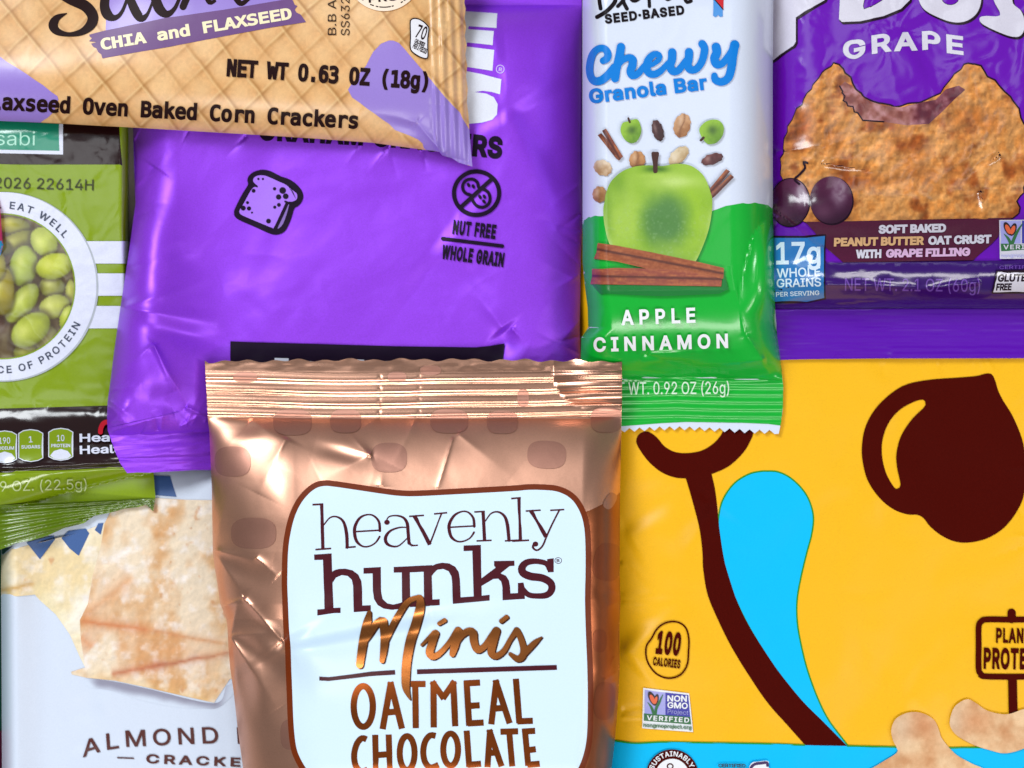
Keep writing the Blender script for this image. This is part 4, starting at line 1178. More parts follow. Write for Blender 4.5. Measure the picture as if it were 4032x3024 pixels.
def apple(u, v):
    x, y = (u - 2590) / 215, (v - 840) / 250
    n, n2 = fbm(u / 80, v / 80, 3, 3), fbm(u / 8, v / 8, 5, 2)
    c = mixc(flatc('#8fba2e', u), flatc('#a8cc4a', u), np.clip(0.35 + 0.7 * n + 0.8 * np.exp(-((x + 0.62) / 0.28) ** 2 - ((y - 0.1) / 0.6) ** 2), 0, 1))
    c = mixc(c, flatc('#9fca20', u), 0.7 * np.exp(-((x - 0.62) / 0.25) ** 2 - ((y + 0.1) / 0.5) ** 2))
    c = mixc(c, flatc('#cfe88a', u), 0.8 * np.exp(-((x - 0.35) / 0.42) ** 2 - ((y + 0.5) / 0.10) ** 2))
    c = mixc(c, flatc('#6d9a26', u), 0.6 * np.exp(-((x + 0.62 - 0.25 * y) / 0.16) ** 2 - ((y + 0.55) / 0.3) ** 2))
    c = mixc(c, flatc('#6f9c2e', u), 0.55 * np.exp(-((x + 0.93) / 0.10) ** 2 - ((y - 0.05) / 0.7) ** 2))
    d = np.sqrt(((u - ac[0] - 2) / 112) ** 2 + ((v - ac[1]) / 132) ** 2)
    c = mixc(c, flatc('#4a8046', u), 0.85 * smooth(1.2, 0.3, d + 0.16 * n))
    c = mixc(c, flatc('#7fa85a', u), 0.6 * np.exp(-((x - 0.1) / 0.5) ** 2 - ((y - 0.8) / 0.2) ** 2))
    c = mixc(c, flatc('#a9c9a0', u), np.clip((n2 - 0.2) * 1.1, 0, 0.28) * smooth(-0.5, 0.2, y))
    c = mixc(c, flatc('#3d6c16', u), 0.95 * np.exp(-(((u - ad[0] - 5) / 46) ** 2) ** 1.3 - ((v - ad[1]) / 12) ** 2))
    c = mixc(c, flatc('#b7d85a', u), 0.6 * np.exp(-((u - ad[0] - 10) / 80) ** 2 - ((v - ad[1] - 26) / 9) ** 2))
    r = smooth(0.9, 1.02, np.sqrt(x * x * 1.02 + (y * 0.93) ** 2))
    return 0.94 * mixc(c, flatc('#d2ecaa', u), 0.5 * r * smooth(-0.2, 0.2, y))


R.put('apple_picture', blob(ap, 8), rp, grid=6, paint=apple)
R.put('apple_stem_print', blob(T(2, 0, (1205, 1322), (1238, 1312), (1270, 1318), (1262, 1380), (1258, 1450), (1255, 1490), (1222, 1490), (1218, 1420)), 5), stm)
R.put('picture_shadow_print', poly(T(2, 1, (690, 800), (1810, 820), (1830, 700), (1870, 840), (1790, 880), (1300, 900), (760, 880))), mat('dark_green_ink', L('#0f7d33', 0.85), 0.28, spec=0.5, coat=0.15))
s0, s1 = T(2, 1, (735, 490))[0], T(2, 1, (1830, 700))[0]
R.put('cinnamon_picture', poly(T(2, 1, (735, 462), (742, 440), (900, 462), (1200, 520), (1600, 602), (1832, 657), (1826, 748), (1400, 748), (1150, 658), (900, 600), (705, 577), (730, 520))), rp, grid=5, paint=bark(s0, s1, '#8f4a2c', (2,)))
s0, s1 = T(2, 1, (680, 725))[0], T(2, 1, (1815, 752))[0]
R.put('cinnamon_picture', poly(T(2, 1, (690, 664), (900, 656), (1130, 660), (1500, 675), (1816, 750), (1808, 816), (1200, 806), (676, 797), (690, 730))), rp, grid=5, paint=bark(s0, s1, '#8c4436', (0,)))
R.put('lettering', [text('APPLE', *T(2, 1, (945, 1152), (1586, 1130)), 60, bold=3.4, track=1.45), text('CINNAMON', *T(2, 1, (706, 1383), (1868, 1348)), 57, bold=3.2, track=1.4)], wink)
R.put('lettering', text('NET WT. 0.92 OZ (26g)', *T(2, 2, (790, 92), (1876, 84)), 48, bold=0.2), mat('pale_white_ink', L('#cfe6d2'), 0.3))

# ================================================================ tan cracker packet
N = Pack('tan_cracker_packet', 'tan waffle-patterned cracker packet with lavender corners and dark brown lettering, top left', 'snack packet',
         [(-700, -600), (-700, 445)], [(1833, -600), (1833, -20), (1828, 10), (1834, 35), (1829, 70), (1836, 105), (1830, 140), (1838, 180), (1832, 215), (1840, 260), (1835, 300), (1842, 350), (1838, 400), (1845, 456), (1850, 540), (1860, 656)],
         [(-700, -600), (1833, -600)], [(-700, 445), (0, 476), (501, 501), (1008, 531), (1464, 562), (1640, 586), (1730, 598), (1742, 612), (1782, 624), (1806, 640), (1860, 656)], 6.0, (200, 300), (100, 300, 0, 270),
         relief=(ripples(0.12, 420, 141, False), ripples(0.05, 130, 145, False), ridge(T(1, 0, (1620, 1330))[0], T(1, 0, (1390, 1060))[0], 1.5, 8, 18, 0.4), ridge(T(1, 0, (1390, 1060))[0], T(1, 0, (900, 940))[0], 0.8, 14, 60, 0.7),
                 dent(T(1, 0, (1280, 1080))[0], -0.7, 90, 34, 15), ridge(T(1, 0, (1650, 200))[0], T(1, 0, (1560, 900))[0], 0.6, 12, 30, 0.4)),
         crimps=(lambda u, v, dt, db: 0.22 * np.sin((u - (1833 + np.maximum(v, 0) * 0.035)) / 5.6) * smooth(-165, -130, u - (1833 + np.maximum(v, 0) * 0.035)) * smooth(0, -12, u - (1833 + np.maximum(v, 0) * 0.035)),), stiff=22, lift=2.4,
         bottom_line=[(-700, 445), (0, 476), (501, 501), (1008, 531), (1464, 562), (1640, 586), (1860, 640)])


def waffle(u, v):
    r = math.radians(4.2)
    X, Y_ = (u - 255) * math.cos(r) + (v - 314) * math.sin(r), -(u - 255) * math.sin(r) + (v - 314) * math.cos(r)
    X, Y_ = X + 6 * fbm(u / 90, v / 90, 2, 2), Y_ + 6 * fbm(u / 90, v / 90, 12, 2)
    n, n2 = fbm(u / 160, v / 160, 151, 3), fbm(u / 11, v / 11, 155, 3)
    c = mixc(flatc('#d49c62', u), flatc('#e0b07a', u), np.clip(0.5 + n * 0.9, 0, 1)) * (1 + 0.09 * n2)[:, None]
    for g in (X / 155 + Y_ / 170, X / 155 - Y_ / 170):
        f = g - np.floor(g + 0.5)
        c = mixc(c, flatc('#ecc48e', u), 0.28 * np.abs(np.sin(np.pi * g)) ** 3)
        fade = np.clip(0.75 + 0.9 * fbm(u / 120, v / 120, 161, 2), 0.25, 1)
        c = mixc(c, flatc('#a8743c', u), 0.85 * fade * np.exp(-np.abs((f - 0.03) / 0.062) ** 1.4))
        c = mixc(c, flatc('#f2d49c', u), 0.45 * fade * np.exp(-((f + 0.05) / 0.035) ** 2))
    return c


nm_ = mat('waffle_film', None, 0.32, spec=0.6, attr=True, grain=0.04)
nbr = mat('tan_packet_brown_ink', L('#260a0c', 0.7), 0.45, spec=0.12, grain=0.1)
nlv = mat('tan_packet_lavender_ink', L('#9b80d6', 0.9), 0.32, spec=0.6, grain=0.04)
ncr = mat('cream_ink', L('#f6eac2', 0.92), 0.42)
N.wrapper(nm_, 5.0, paint=waffle, seals=[[(1676, -700), (1700, 350), (1742, 800), (2000, 800), (2000, -700)]], fine=[(1660, -40, 1880, 700, 3.6)])
N.each('lavender_print', [poly(T(0, 0, (-1600, -300), (-200, 370), (0, 490), (60, 535), (150, 588), (230, 640), (300, 690), (370, 735), (450, 800), (495, 830), (505, 860), (485, 900), (470, 960), (420, 1010), (340, 1070), (330, 1200), (-1600, 1200))),
                         poly(T(1, 0, (795, 775), (830, 720), (870, 680), (905, 620), (950, 570), (985, 500), (1012, 450), (1050, 410), (1080, 378), (1150, 350), (1190, 352), (1235, 372), (1280, 420), (1330, 480), (1390, 550), (1450, 620), (1520, 700), (1600, 800), (1680, 890), (1760, 970), (1800, 1050), (1850, 1130), (1900, 1180), (1950, 1500), (1600, 1400),
                                (1450, 1280), (1440, 1240), (1400, 1205), (1330, 1172), (1260, 1145), (1200, 1122), (1150, 1070), (1100, 1038), (1030, 985), (960, 938), (900, 890), (830, 842))), poly(RT((500, 300), (505, 170), (520, -300), (2000, -300), (2000, 10)))], nlv, grid=7, fine=[(1660, -40, 1880, 700, 3.6)])
rbn = RT((365, 290), (500, 255), (1000, 150), (1500, 80), (1950, 5), (2062, -14), (2085, 40), (2108, 50), (2085, 80), (2100, 105), (2135, 122), (2180, 185), (1900, 228), (1500, 302), (1000, 398), (700, 448), (475, 489), (465, 455), (440, 437), (425, 405), (398, 392), (380, 366), (428, 352), (362, 345), (388, 320), (368, 305))
N.put('ribbon_print', poly(rbn), mat('plum_ink', L('#6b4080', 0.9), 0.42))
N.put('logo', [stroke(RT((60, -90), (200, -10), (330, 50), (392, 130), (378, 205), (300, 268), (190, 288), (95, 262), (62, 210), (95, 150), (175, 112)), [70, 86, 92, 92, 84, 56, 36, 62, 80, 56, 8], kw=.4702), stroke(RT((505, -60), (492, 50), (520, 125), (580, 148), (640, 95), (700, -60)), [74, 80, 84, 48, 30, 26], kw=.4702),
               stroke(RT((690, -60), (740, 70), (795, 150), (850, 120), (900, 0)), [60, 78, 70, 30, 20], kw=.4702), stroke(RT((905, -60), (950, 70), (1015, 118), (1080, 70), (1130, -40)), [74, 86, 60, 34, 30], kw=.4702), stroke(RT((1200, -60), (1150, 55)), 60, kw=.4702), stroke(RT((1340, -60), (1372, 18), (1415, 8)), [56, 44, 26], kw=.4702), stroke(RT((1570, -60), (1630, 28), (1700, -10), (1760, -60)), [56, 46, 30, 24], kw=.4702)], nbr)
N.put('lettering', text('CHIA and FLAXSEED', *RT((468, 421), (2066, 158)), 46, MONO, bold=3.0), ncr)
N.put('lettering', [text('NET WT O.63 OZ (18g)', (891, 301), (1684, 354), 70, MONO, bold=5.2), text('Flaxseed Oven Baked Corn Crackers', (-80, 429), (1409, 508), 66, MONO, bold=4.2)], nbr)
N.put('lot_code_print', [text('B.B AP', *T(1, 0, (692, 302), (692, -80)), 33, bold=-0.2), text('SS6325', *T(1, 0, (808, 305), (808, -90)), 34, bold=-0.2)], nbr)
st = T(1, 0, (1105, -232))[0]
N.put('stamp_print', ell(st, 328 * K, 328 * K, 0, 60), mat('pale_pink_ink', L('#f0dcc6'), 0.42))
N.put('stamp_print', [stroke([(st[0] + 294 * K * math.cos(math.radians(a + k * d)), st[1] + 294 * K * math.sin(math.radians(a + k * d))) for k in range(6)], 4.5) for a, d in ((20, 5.4), (50, 0.6), (57, 0.5), (74, 0.4), (79, 3.6), (100, 0.6), (108, 1), (128, 6))]
      + [text('PRO', *T(1, 0, (975, 25), (1230, 2)), 30, bold=1.2)], nbr)
bdg = T(1, 0, (1333, 200), (1340, 172), (1365, 160), (1405, 165), (1450, 190), (1482, 222), (1494, 250), (1485, 330), (1484, 420), (1486, 480), (1478, 502), (1455, 504), (1410, 488), (1350, 447), (1333, 405), (1335, 320))
cb = N.put('calorie_badge', [[offset(curve(bdg, True, 5), 2.5)]], nbr)
N.put('badge_field', [[offset(curve(bdg, True, 5), -2.2)]], ncr and mat('badge_white_ink', L('#eceaf2', 0.92), 0.42), cb)
N.put('badge_lettering', [text('70', *T(1, 0, (1372, 320), (1455, 347)), 53, bold=1.6), text('CALORIES', *T(1, 0, (1366, 365), (1450, 405)), 17, bold=1.4), text('PER 3 PIECES', *T(1, 0, (1350, 412), (1468, 468)), 21, bold=1.4)], nbr, cb)

# ================================================================ copper foil bag
fl_ = lambda x, y: F_((x, y))[0]
t03 = lambda x, y: T(0, 3, (x, y))[0]
t12 = lambda x, y: T(1, 2, (x, y))[0]
t02 = lambda x, y: T(0, 2, (x, y))[0]
t13 = lambda x, y: T(1, 3, (x, y))[0]
t23 = lambda x, y: T(2, 3, (x, y))[0]


def crimp(u, v, dt, db):
    ph = (dt - 36 + 5 * np.sin(u / 330 + 0.6) + 2.0 * np.sin(u / 120)) / 46.5
    f = ph - np.floor(ph)
    k = np.clip(0.9 + 0.5 * fbm(u / 500, np.floor(ph) * 3.7, 191, 2), 0.6, 1.2)
    h = 0.36 * np.abs(np.sin(np.pi * f)) - 0.09 * np.exp(-((f - 0.66) / 0.07) ** 2)
    tear = 1 - 0.18 * np.exp(-((u - 1495 - 2 * np.sin(v / 9)) / 7) ** 2) - 0.1 * np.exp(-((u - 1652 - 2 * np.sin(v / 7)) / 7) ** 2)
    return h * k * tear * smooth(34, 42, dt) * smooth(224, 216, dt)


tops = [(806 + i * 16.6, 1424 - 8 * math.sin(i * 0.031) + 4.5 * math.sin(i * 1.05) + 3 * math.sin(i * 0.47 + 1)) for i in range(100)]
tops[0], tops[-1] = (806, 1420), (2449, 1424)
C = Pack('copper_foil_bag', 'copper foil bag with a white label panel and a ridged top edge', 'snack bag',
         [(806, 1420), (811, 1512), (818, 1640), (824, 1700), (834, 1922), (838, 2173), (846, 2235), (858, 2310), (868, 2378), (892, 2440), (896, 2470), (899, 2541), (906, 2630), (920, 2724), (936, 2870), (957, 3024), (985, 3300)],
         [(2449, 1424), (2449, 1560), (2447, 1649), (2441, 1968), (2440, 2268), (2443, 2360), (2439, 2480), (2440, 2633), (2432, 2780), (2422, 2906), (2408, 3024), (2380, 3300)],
         tops, [(985, 3300), (2380, 3300)], 9.5, (330, 150), (218, 420, 40, 260),
         relief=soften(0.54, ripples(0.40, 460, 171, False), ripples(0.07, 260, 175, True, 1.3, 30), step(t13(150, 640), t23(560, 130), 3.2, 24, 60, 200), step(t13(250, 560), t13(700, 1250), -2.1, 40, 110, 200),
                 # creases fanning from pinches along the left edge and below the crimp
                 ridge(t12(990, 610), t12(520, 480), 0.75, 10, 60, 0.8), ridge(t12(990, 610), t12(560, 830), 0.7, 12, 60, 0.7), dent(t12(760, 600), -0.7, 90, 28, 12), ridge(t12(990, 620), t12(800, 420), 0.5, 7, 24),
                 ridge(t12(-40, 300), t12(260, 520), 0.9, 18, 60, 0.6), dent(t12(-60, 480), 0.9, 90, 40, -12), ridge(t12(260, 470), t12(20, 950), 0.9, 22, 50, 0.6), dent(t12(180, 900), 0.5, 60, 80, 0), ridge(t12(1390, 290), t12(1180, 700), 0.7, 14, 50, 0.8), ridge(t12(1700, 470), t12(1570, 900), 0.4, 4, 8, 0.2),
                 ridge(t12(1060, 280), t12(860, 440), 0.5, 10, 40), ridge(t12(1750, 430), t12(2212, 800), 0.5, 16, 70, 0.8), ridge(t12(1080, 880), t12(1090, 740), 0.4, 18, 40),
                 dent(t02(1900, 420), 1.0, 50, 90, 15), ridge(t02(1845, 1430), t02(2350, 1560), 1.5, 8, 50, 0.6), ridge(t02(1840, 1440), t03(2100, 150), 1.3, 10, 40, 0.6), dent(t02(2100, 1600), -1.6, 90, 60, 35), ridge(t02(1845, 1420), t02(2000, 800), 0.8, 14, 50, 0.7), ridge(t12(0, 1500), t12(190, 1659), 1.0, 8, 20, 0.3),
                 ridge(t03(1920, 270), t03(2110, 190), 1.4, 7, 12, 0.2), ridge(t03(2110, 195), t03(2440, 560), 1.5, 9, 26, 0.4), ridge(t03(1985, 520), t03(2060, 210), 1.7, 9, 30, 0.5), ridge(t03(1985, 520), t03(2450, 480), 1.2, 9, 40, 0.6), ridge(t03(1990, 525), t03(2400, 1150), 1.6, 10, 60, 0.6), ridge(t03(1990, 525), t03(2090, 1300), 1.2, 10, 50, 0.7),
                 dent(t03(2200, 400), -1.3, 70, 60, 30), dent(t03(2180, 640), -1.4, 90, 40, 35), dent(t13(60, 1000), 1.3, 80, 130, 10), dent(t03(2120, 950), -0.8, 40, 120, -15), ridge(t13(230, 555), t13(0, 330), 0.9, 8, 40, 0.6), ridge(t13(230, 555), t13(520, 500), 0.6, 14, 70, 0.8), ridge(t13(300, 530), t13(1300, 330), 0.5, 50, 90, 0.4), dent(t13(620, 900), -0.9, 120, 130, 20),
                 dent(t13(330, 880), -0.5, 70, 140, 0), ridge(t13(1500, 330), t23(300, 210), 0.6, 40, 70, 0.4), dent(t13(1900, 330), -0.5, 260, 60, -6),
                 # right edge: pinches and crumples
                 ridge(t23(925, 150), t23(700, 60), 0.9, 7, 30), ridge(t23(930, 215), t23(740, 300), 0.9, 7, 30), dent(t23(820, 130), -0.7, 40, 30, 20), ridge(t23(880, 700), t23(830, 850), 0.5, 5, 10), ridge(t23(910, 830), t23(800, 900), 0.7, 6, 12), ridge(t23(800, 880), t23(800, 1000), 0.6, 6, 14), ridge(t23(920, 900), t23(820, 950), 0.5, 5, 10),
                 dent(t23(800, 800), 0.6, 50, 60), dent(t23(790, 1100), -0.5, 40, 60), dent(t23(820, 1300), 0.5, 40, 60), dent(t23(800, 450), 0.6, 40, 90, 0), ripples(0.02, 60, 181, False)),
         crimps=(crimp,
                 lambda u, v, dt, db: 0.25 * fbm(u / 110, v / 40, 195, 2) * smooth(46, 12, dt) + 0.1 * fbm(u / 300, v * 0, 199, 2) * smooth(260, 225, dt) * smooth(190, 215, dt)), stiff=22, power=1.8, flat=14.0, top_line=[(806, 1424), (1600, 1430), (2449, 1424)])
cm = mat('copper_foil', L('#e2aa90', 1.0), 0.38, metal=1.0, grain=0.05)
csl = mat('copper_seal_foil', L('#dfa98f', 1.0), 0.25, metal=1.0, grain=0.05)
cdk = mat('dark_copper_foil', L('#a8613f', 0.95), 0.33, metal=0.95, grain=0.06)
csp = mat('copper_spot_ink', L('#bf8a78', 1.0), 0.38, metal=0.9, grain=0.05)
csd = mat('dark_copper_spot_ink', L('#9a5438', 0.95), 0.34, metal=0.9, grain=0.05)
cbr = mat('panel_brown_ink', L('#742c06', 0.9), 0.4, spec=0.2, grain=0.06)
cwh = mat('panel_white_ink', L('#d6edff', 0.95), 0.36, spec=0.45, grain=0.02)
cmr = mat('maroon_lettering_ink', L('#4e1220', 0.85), 0.36, spec=0.2, grain=0.08)
cfo = mat('bronze_foil', L('#c97a40', 1.0), 0.24, metal=1.0, grain=0.06)
cfd = mat('dark_bronze_foil', L('#8a4316', 0.98), 0.3, metal=0.85, grain=0.06)
cfs = mat('bronze_edge_ink', L('#3a1408'), 0.35, spec=0.2)
C.wrapper(cm, 6.0, seals=[[(700, 1300), (2600, 1300), (2600, 1645), (700, 1641)]], seal_mat=csl, seal_grid=2.6)
out = T(1, 2, (222, 1659), (228, 1450), (248, 1290), (288, 1130), (350, 1000), (430, 905), (510, 850), (590, 832), (680, 838), (900, 870), (1100, 900), (1250, 918), (1400, 920), (1700, 905), (2212, 877)) \
    + T(2, 2, (130, 866), (250, 866), (380, 877), (480, 912), (560, 972), (620, 1060), (658, 1160), (678, 1280), (685, 1459), (684, 1659)) + T(2, 3, (680, 200), (688, 500), (700, 800), (704, 1100), (695, 1400), (655, 1590), (590, 1720), (480, 1800)) \
    + T(1, 3, (2000, 1850), (1300, 1870), (700, 1850), (480, 1790), (400, 1700), (340, 1600), (300, 1490), (277, 1300), (264, 1000), (256, 800), (250, 620), (236, 450), (228, 250), (222, 100))
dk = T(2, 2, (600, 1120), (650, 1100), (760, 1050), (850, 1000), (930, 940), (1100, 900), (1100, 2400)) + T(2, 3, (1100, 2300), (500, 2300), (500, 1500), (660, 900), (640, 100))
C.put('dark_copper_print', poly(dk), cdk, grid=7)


def rsq(c, w, h, rot=0):
    a = ell((0, 0), 1, 1, 0, 40)[0]
    a = np.sign(a) * np.abs(a) ** 0.72 * (w / 2 * K, h / 2 * K)
    r = math.radians(rot)
    return [np.stack([a[:, 0] * math.cos(r) - a[:, 1] * math.sin(r) + c[0], a[:, 0] * math.sin(r) + a[:, 1] * math.cos(r) + c[1]], 1)]


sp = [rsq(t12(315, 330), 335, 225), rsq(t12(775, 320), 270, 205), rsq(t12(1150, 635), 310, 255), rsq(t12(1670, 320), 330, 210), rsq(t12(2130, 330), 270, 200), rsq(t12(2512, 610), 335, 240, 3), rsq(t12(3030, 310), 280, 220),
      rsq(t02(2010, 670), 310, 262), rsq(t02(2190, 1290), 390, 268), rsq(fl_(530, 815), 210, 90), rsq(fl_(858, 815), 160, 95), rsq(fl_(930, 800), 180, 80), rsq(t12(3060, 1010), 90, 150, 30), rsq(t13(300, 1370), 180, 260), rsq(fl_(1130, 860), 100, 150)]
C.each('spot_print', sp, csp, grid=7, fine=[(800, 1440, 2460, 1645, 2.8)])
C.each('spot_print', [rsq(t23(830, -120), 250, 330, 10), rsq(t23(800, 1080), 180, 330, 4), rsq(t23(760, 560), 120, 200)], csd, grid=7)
pan = curve(out, True, 10)
pb = C.put('label_border', [[pan]], cbr, grid=8)
C.put('label_panel', [[offset(pan, -22.5)]], cwh, pb, grid=8)
w = lambda p, ws: stroke(T(1, 2, *p), ws, kw=K)
fltt = lambda p, ws: stroke(T(1, 2, *p), ws, kw=K, flat=True, bend=False)
hv = [fltt([(567, 1036), (578, 1425)], 30), fltt([(488, 1043), (582, 1038)], 16), fltt([(513, 1431), (650, 1421)], 15), w([(588, 1215), (640, 1155), (700, 1148), (755, 1190), (782, 1290), (788, 1410)], [12, 13, 16, 24, 30, 28]), fltt([(772, 1414), (862, 1406)], 15),
      fltt([(858, 1276), (1078, 1263)], 14), w([(1070, 1268), (1062, 1190), (1015, 1138), (955, 1130), (895, 1160), (856, 1230), (853, 1300), (872, 1362), (920, 1402), (975, 1403), (1032, 1372), (1068, 1320)], [24, 22, 16, 14, 22, 28, 29, 26, 16, 14, 14, 18]),
      ell(t12(1132, 1195), 11, 10), w([(1122, 1200), (1145, 1150), (1205, 1137), (1268, 1152), (1305, 1200), (1315, 1290), (1322, 1375)], [10, 12, 14, 20, 28, 29, 28]), w([(1318, 1345), (1335, 1388), (1370, 1396)], [26, 20, 12]), fltt([(1340, 1398), (1400, 1393)], 13),
      w([(1308, 1240), (1240, 1240), (1160, 1270), (1120, 1325), (1128, 1375), (1175, 1402), (1235, 1397), (1310, 1330)], [10, 14, 20, 29, 28, 18, 14, 10]),
      fltt([(1368, 1138), (1502, 1388)], 36), fltt([(1500, 1390), (1606, 1112)], 15), fltt([(1323, 1144), (1452, 1135)], 14), fltt([(1538, 1123), (1652, 1112)], 14),
      fltt([(1680, 1238), (1892, 1226)], 14), w([(1886, 1230), (1878, 1160), (1835, 1110), (1780, 1102), (1715, 1135), (1672, 1205), (1670, 1265), (1690, 1325), (1740, 1360), (1795, 1358), (1850, 1330), (1884, 1282)], [24, 22, 16, 14, 22, 28, 29, 26, 16, 14, 14, 18]),
      fltt([(1886, 1106), (1978, 1101)], 14), fltt([(1962, 1104), (1975, 1352)], 30), fltt([(1905, 1356), (2036, 1351)], 14), w([(1982, 1185), (2030, 1120), (2090, 1105), (2145, 1140), (2172, 1215), (2186, 1350)], [11, 13, 16, 24, 30, 29]), fltt([(2150, 1356), (2272, 1349)], 14),
      fltt([(2272, 984), (2285, 1352)], 30), fltt([(2205, 990), (2288, 983)], 15), fltt([(2215, 1358), (2360, 1350)], 15),
      fltt([(2374, 1093), (2506, 1320)], 36), w([(2622, 1088), (2560, 1210), (2512, 1315), (2475, 1400), (2428, 1437), (2392, 1412), (2405, 1385)], [15, 15, 16, 16, 16, 20, 26]), ell(t12(2415, 1383), 11, 10), fltt([(2330, 1098), (2460, 1090)], 14), fltt([(2542, 1092), (2664, 1085)], 14)]
hk = [poly(RH((78, 178), (225, 168), (232, 400), (240, 625), (300, 622), (300, 666), (105, 688), (105, 638), (165, 633), (152, 222), (80, 224))),
      poly(RH((228, 322), (255, 306), (290, 298), (340, 296), (400, 310), (448, 345), (474, 400), (480, 460), (482, 605), (553, 602), (553, 650), (410, 660), (405, 440), (394, 390), (360, 357), (310, 350), (262, 370), (232, 415))),
      poly(RH((492, 290), (637, 282), (640, 490), (652, 550), (690, 586), (740, 597), (800, 583), (884, 545), (884, 600), (800, 632), (730, 641), (660, 630), (610, 600), (580, 550), (570, 480), (568, 336), (492, 338))),
      poly(RH((812, 300), (880, 300), (884, 612), (815, 605))), poly(RH((745, 282), (905, 274), (1068, 266), (1068, 318), (905, 326), (745, 329))), poly(RH((995, 290), (1062, 285), (1070, 600), (1000, 610))), poly(RH((930, 562), (1130, 551), (1130, 602), (880, 618), (880, 580))),
      poly(RH((1062, 275), (1100, 256), (1150, 246), (1210, 252), (1260, 280), (1290, 325), (1300, 390), (1305, 536), (1420, 528), (1485, 522), (1548, 514), (1548, 563), (1240, 591), (1235, 420), (1228, 360), (1205, 318), (1160, 298), (1110, 305), (1080, 335), (1055, 370))),
      poly(RH((1330, 102), (1475, 97), (1482, 535), (1415, 545), (1403, 146), (1330, 149))), poly(RH((1478, 378), (1598, 288), (1586, 272), (1585, 232), (1755, 229), (1757, 272), (1715, 275), (1640, 335), (1685, 355), (1710, 395), (1720, 450), (1722, 503), (1843, 497), (1843, 549), (1657, 561), (1655, 450), (1645, 405), (1620, 380), (1580, 382), (1480, 441))),
      stroke(RH((2050, 300), (2020, 252), (1935, 234), (1860, 244), (1820, 285), (1828, 330), (1890, 360), (1990, 375), (2058, 415), (2068, 470), (2030, 515), (1950, 525), (1870, 512), (1812, 450)), [44, 44, 46, 54, 64, 66, 66, 64, 62, 60, 54, 46, 46, 44], kw=.4702),
      poly(RH((2030, 216), (2085, 208), (2085, 325), (2035, 327))), poly(RH((1785, 416), (1832, 412), (1852, 505), (1785, 515)))]
C.put('logo', [hv, hk, stroke(ell(RH((2123, 228))[0], 13.2, 11.5)[0], 2.2, True), text('R', *RH((2111, 243), (2136, 240)), 12, bold=0.6)], cmr)
rs = lambda p, ws: stroke(RH(*p), ws, kw=.4702)
mn = [([(540, 662), (520, 760), (490, 900), (460, 1100)], [36, 72, 74, 62]), ([(485, 935), (540, 850), (592, 765), (635, 730)], [30, 48, 58, 60]), ([(655, 738), (668, 850), (664, 950), (648, 1065)], [72, 70, 64, 44]), ([(668, 930), (720, 805), (790, 675), (865, 572), (955, 532)], [40, 54, 54, 48, 36]),
      ([(965, 540), (966, 620), (930, 760), (885, 900), (855, 1060), (845, 1200), (848, 1300), (880, 1388)], [50, 74, 80, 80, 75, 72, 58, 14]), ([(978, 935), (1040, 875), (1088, 840)], [20, 34, 60]), ([(1095, 838), (1062, 930), (1045, 1000), (1075, 1032), (1135, 1000), (1210, 915), (1275, 822)], [62, 66, 66, 56, 46, 44, 58]),
      ([(1284, 815), (1258, 930), (1236, 1010)], [66, 70, 50]), ([(1240, 970), (1305, 865), (1365, 820), (1408, 830), (1415, 900), (1445, 975), (1505, 945), (1560, 865), (1600, 815)], [36, 50, 58, 66, 66, 58, 52, 50, 60]), ([(1605, 815), (1575, 920), (1562, 1000), (1600, 1028), (1665, 985), (1720, 890), (1772, 815)], [66, 68, 64, 54, 46, 40, 50]),
      ([(1775, 812), (1805, 870), (1832, 965), (1822, 1028), (1780, 1050), (1722, 1012)], [54, 52, 56, 60, 56, 34]), ([(1805, 1040), (1870, 972), (1930, 912), (1985, 868)], [50, 52, 44, 10]), ([(1125, 755), (1170, 728)], [34, 38]), ([(1645, 735), (1690, 700)], [38, 38])]
ls = lambda p, ws=26: stroke(T(1, 3, *p), ws if not np.isscalar(ws) else ws, flat=True)
oat = [stroke([tuple(x) for x in ell(RH((490, 1450))[0], 80 * .4702, 170 * .4702, 0, 40)[0]], 25, True)]
rl = lambda *p: stroke(RH(*p), 24.5, flat=True, bend=False)
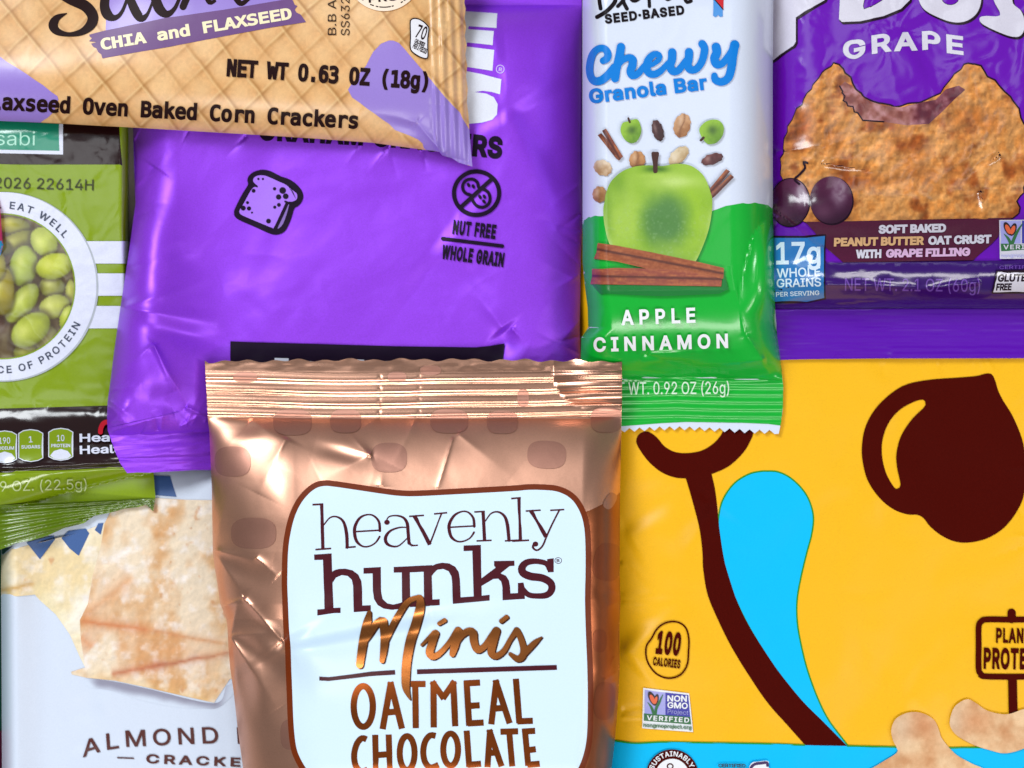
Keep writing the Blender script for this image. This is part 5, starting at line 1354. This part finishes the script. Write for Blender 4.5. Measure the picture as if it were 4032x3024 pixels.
oat += [rl((652, 1640), (722, 1245)), rl((716, 1245), (814, 1636)), rl((690, 1500), (782, 1492)), rl((880, 1262), (1012, 1262)), rl((925, 1262), (930, 1632)), rl((1080, 1626), (1078, 1240)), rl((1066, 1242), (1166, 1385)), rl((1155, 1385), (1256, 1238)), rl((1243, 1238), (1260, 1616)),
        rl((1355, 1234), (1377, 1612)), rl((1335, 1257), (1468, 1250)), rl((1368, 1446), (1465, 1440)), rl((1366, 1592), (1498, 1585)), rl((1562, 1600), (1605, 1230)), rl((1596, 1228), (1716, 1592)), rl((1592, 1468), (1680, 1460)), rl((1768, 1218), (1797, 1590)), rl((1780, 1575), (1910, 1570))]
cl = lambda *p: stroke(T(1, 3, *p), 24, flat=True)
cs_ = lambda *p: stroke(T(1, 3, *p), 24, flat=True, bend=False)
oat += [cl((955, 1412), (915, 1402), (872, 1450), (848, 1545), (862, 1640), (910, 1692), (965, 1672)), cs_((1030, 1372), (1036, 1700)), cs_((1146, 1370), (1158, 1692)), cs_((1036, 1548), (1150, 1540)), stroke([tuple(x) for x in ell(t13(1306, 1530), 64 * K, 146 * K, 0, 36)[0]], 24, True),
        cl((1552, 1382), (1505, 1378), (1462, 1430), (1445, 1520), (1462, 1610), (1510, 1655), (1578, 1632)), stroke([tuple(x) for x in ell(t13(1682, 1500), 64 * K, 138 * K, 0, 36)[0]], 24, True), cs_((1820, 1336), (1842, 1650)), cs_((1828, 1632), (1945, 1622)),
        cs_((2000, 1652), (2022, 1328)), cs_((2014, 1328), (2122, 1645)), cs_((2005, 1530), (2085, 1525)), cs_((2112, 1346), (2265, 1342)), cs_((2188, 1346), (2214, 1645)), cs_((2322, 1318), (2352, 1640)), cs_((2300, 1345), (2412, 1338)), cs_((2335, 1508), (2418, 1496)), cs_((2345, 1632), (2452, 1622))]
C.put('lettering', oat, cfd)
C.put('lettering', [poly(RH((122, 1200), (200, 1205), (400, 1180), (560, 1158), (755, 1145), (758, 1183), (560, 1195), (400, 1214), (200, 1237), (122, 1232))), poly(RH((940, 1140), (1500, 1122), (2110, 1103), (2112, 1143), (1500, 1162), (940, 1180)))], cmr)
C.put('script_lettering', [stroke([(x + 4.5, y + 4) for x, y in RH(*p)], ws, kw=.4702) for p, ws in mn], cfs)
C.put('script_lettering', [rs(p, ws) for p, ws in mn], cfo)
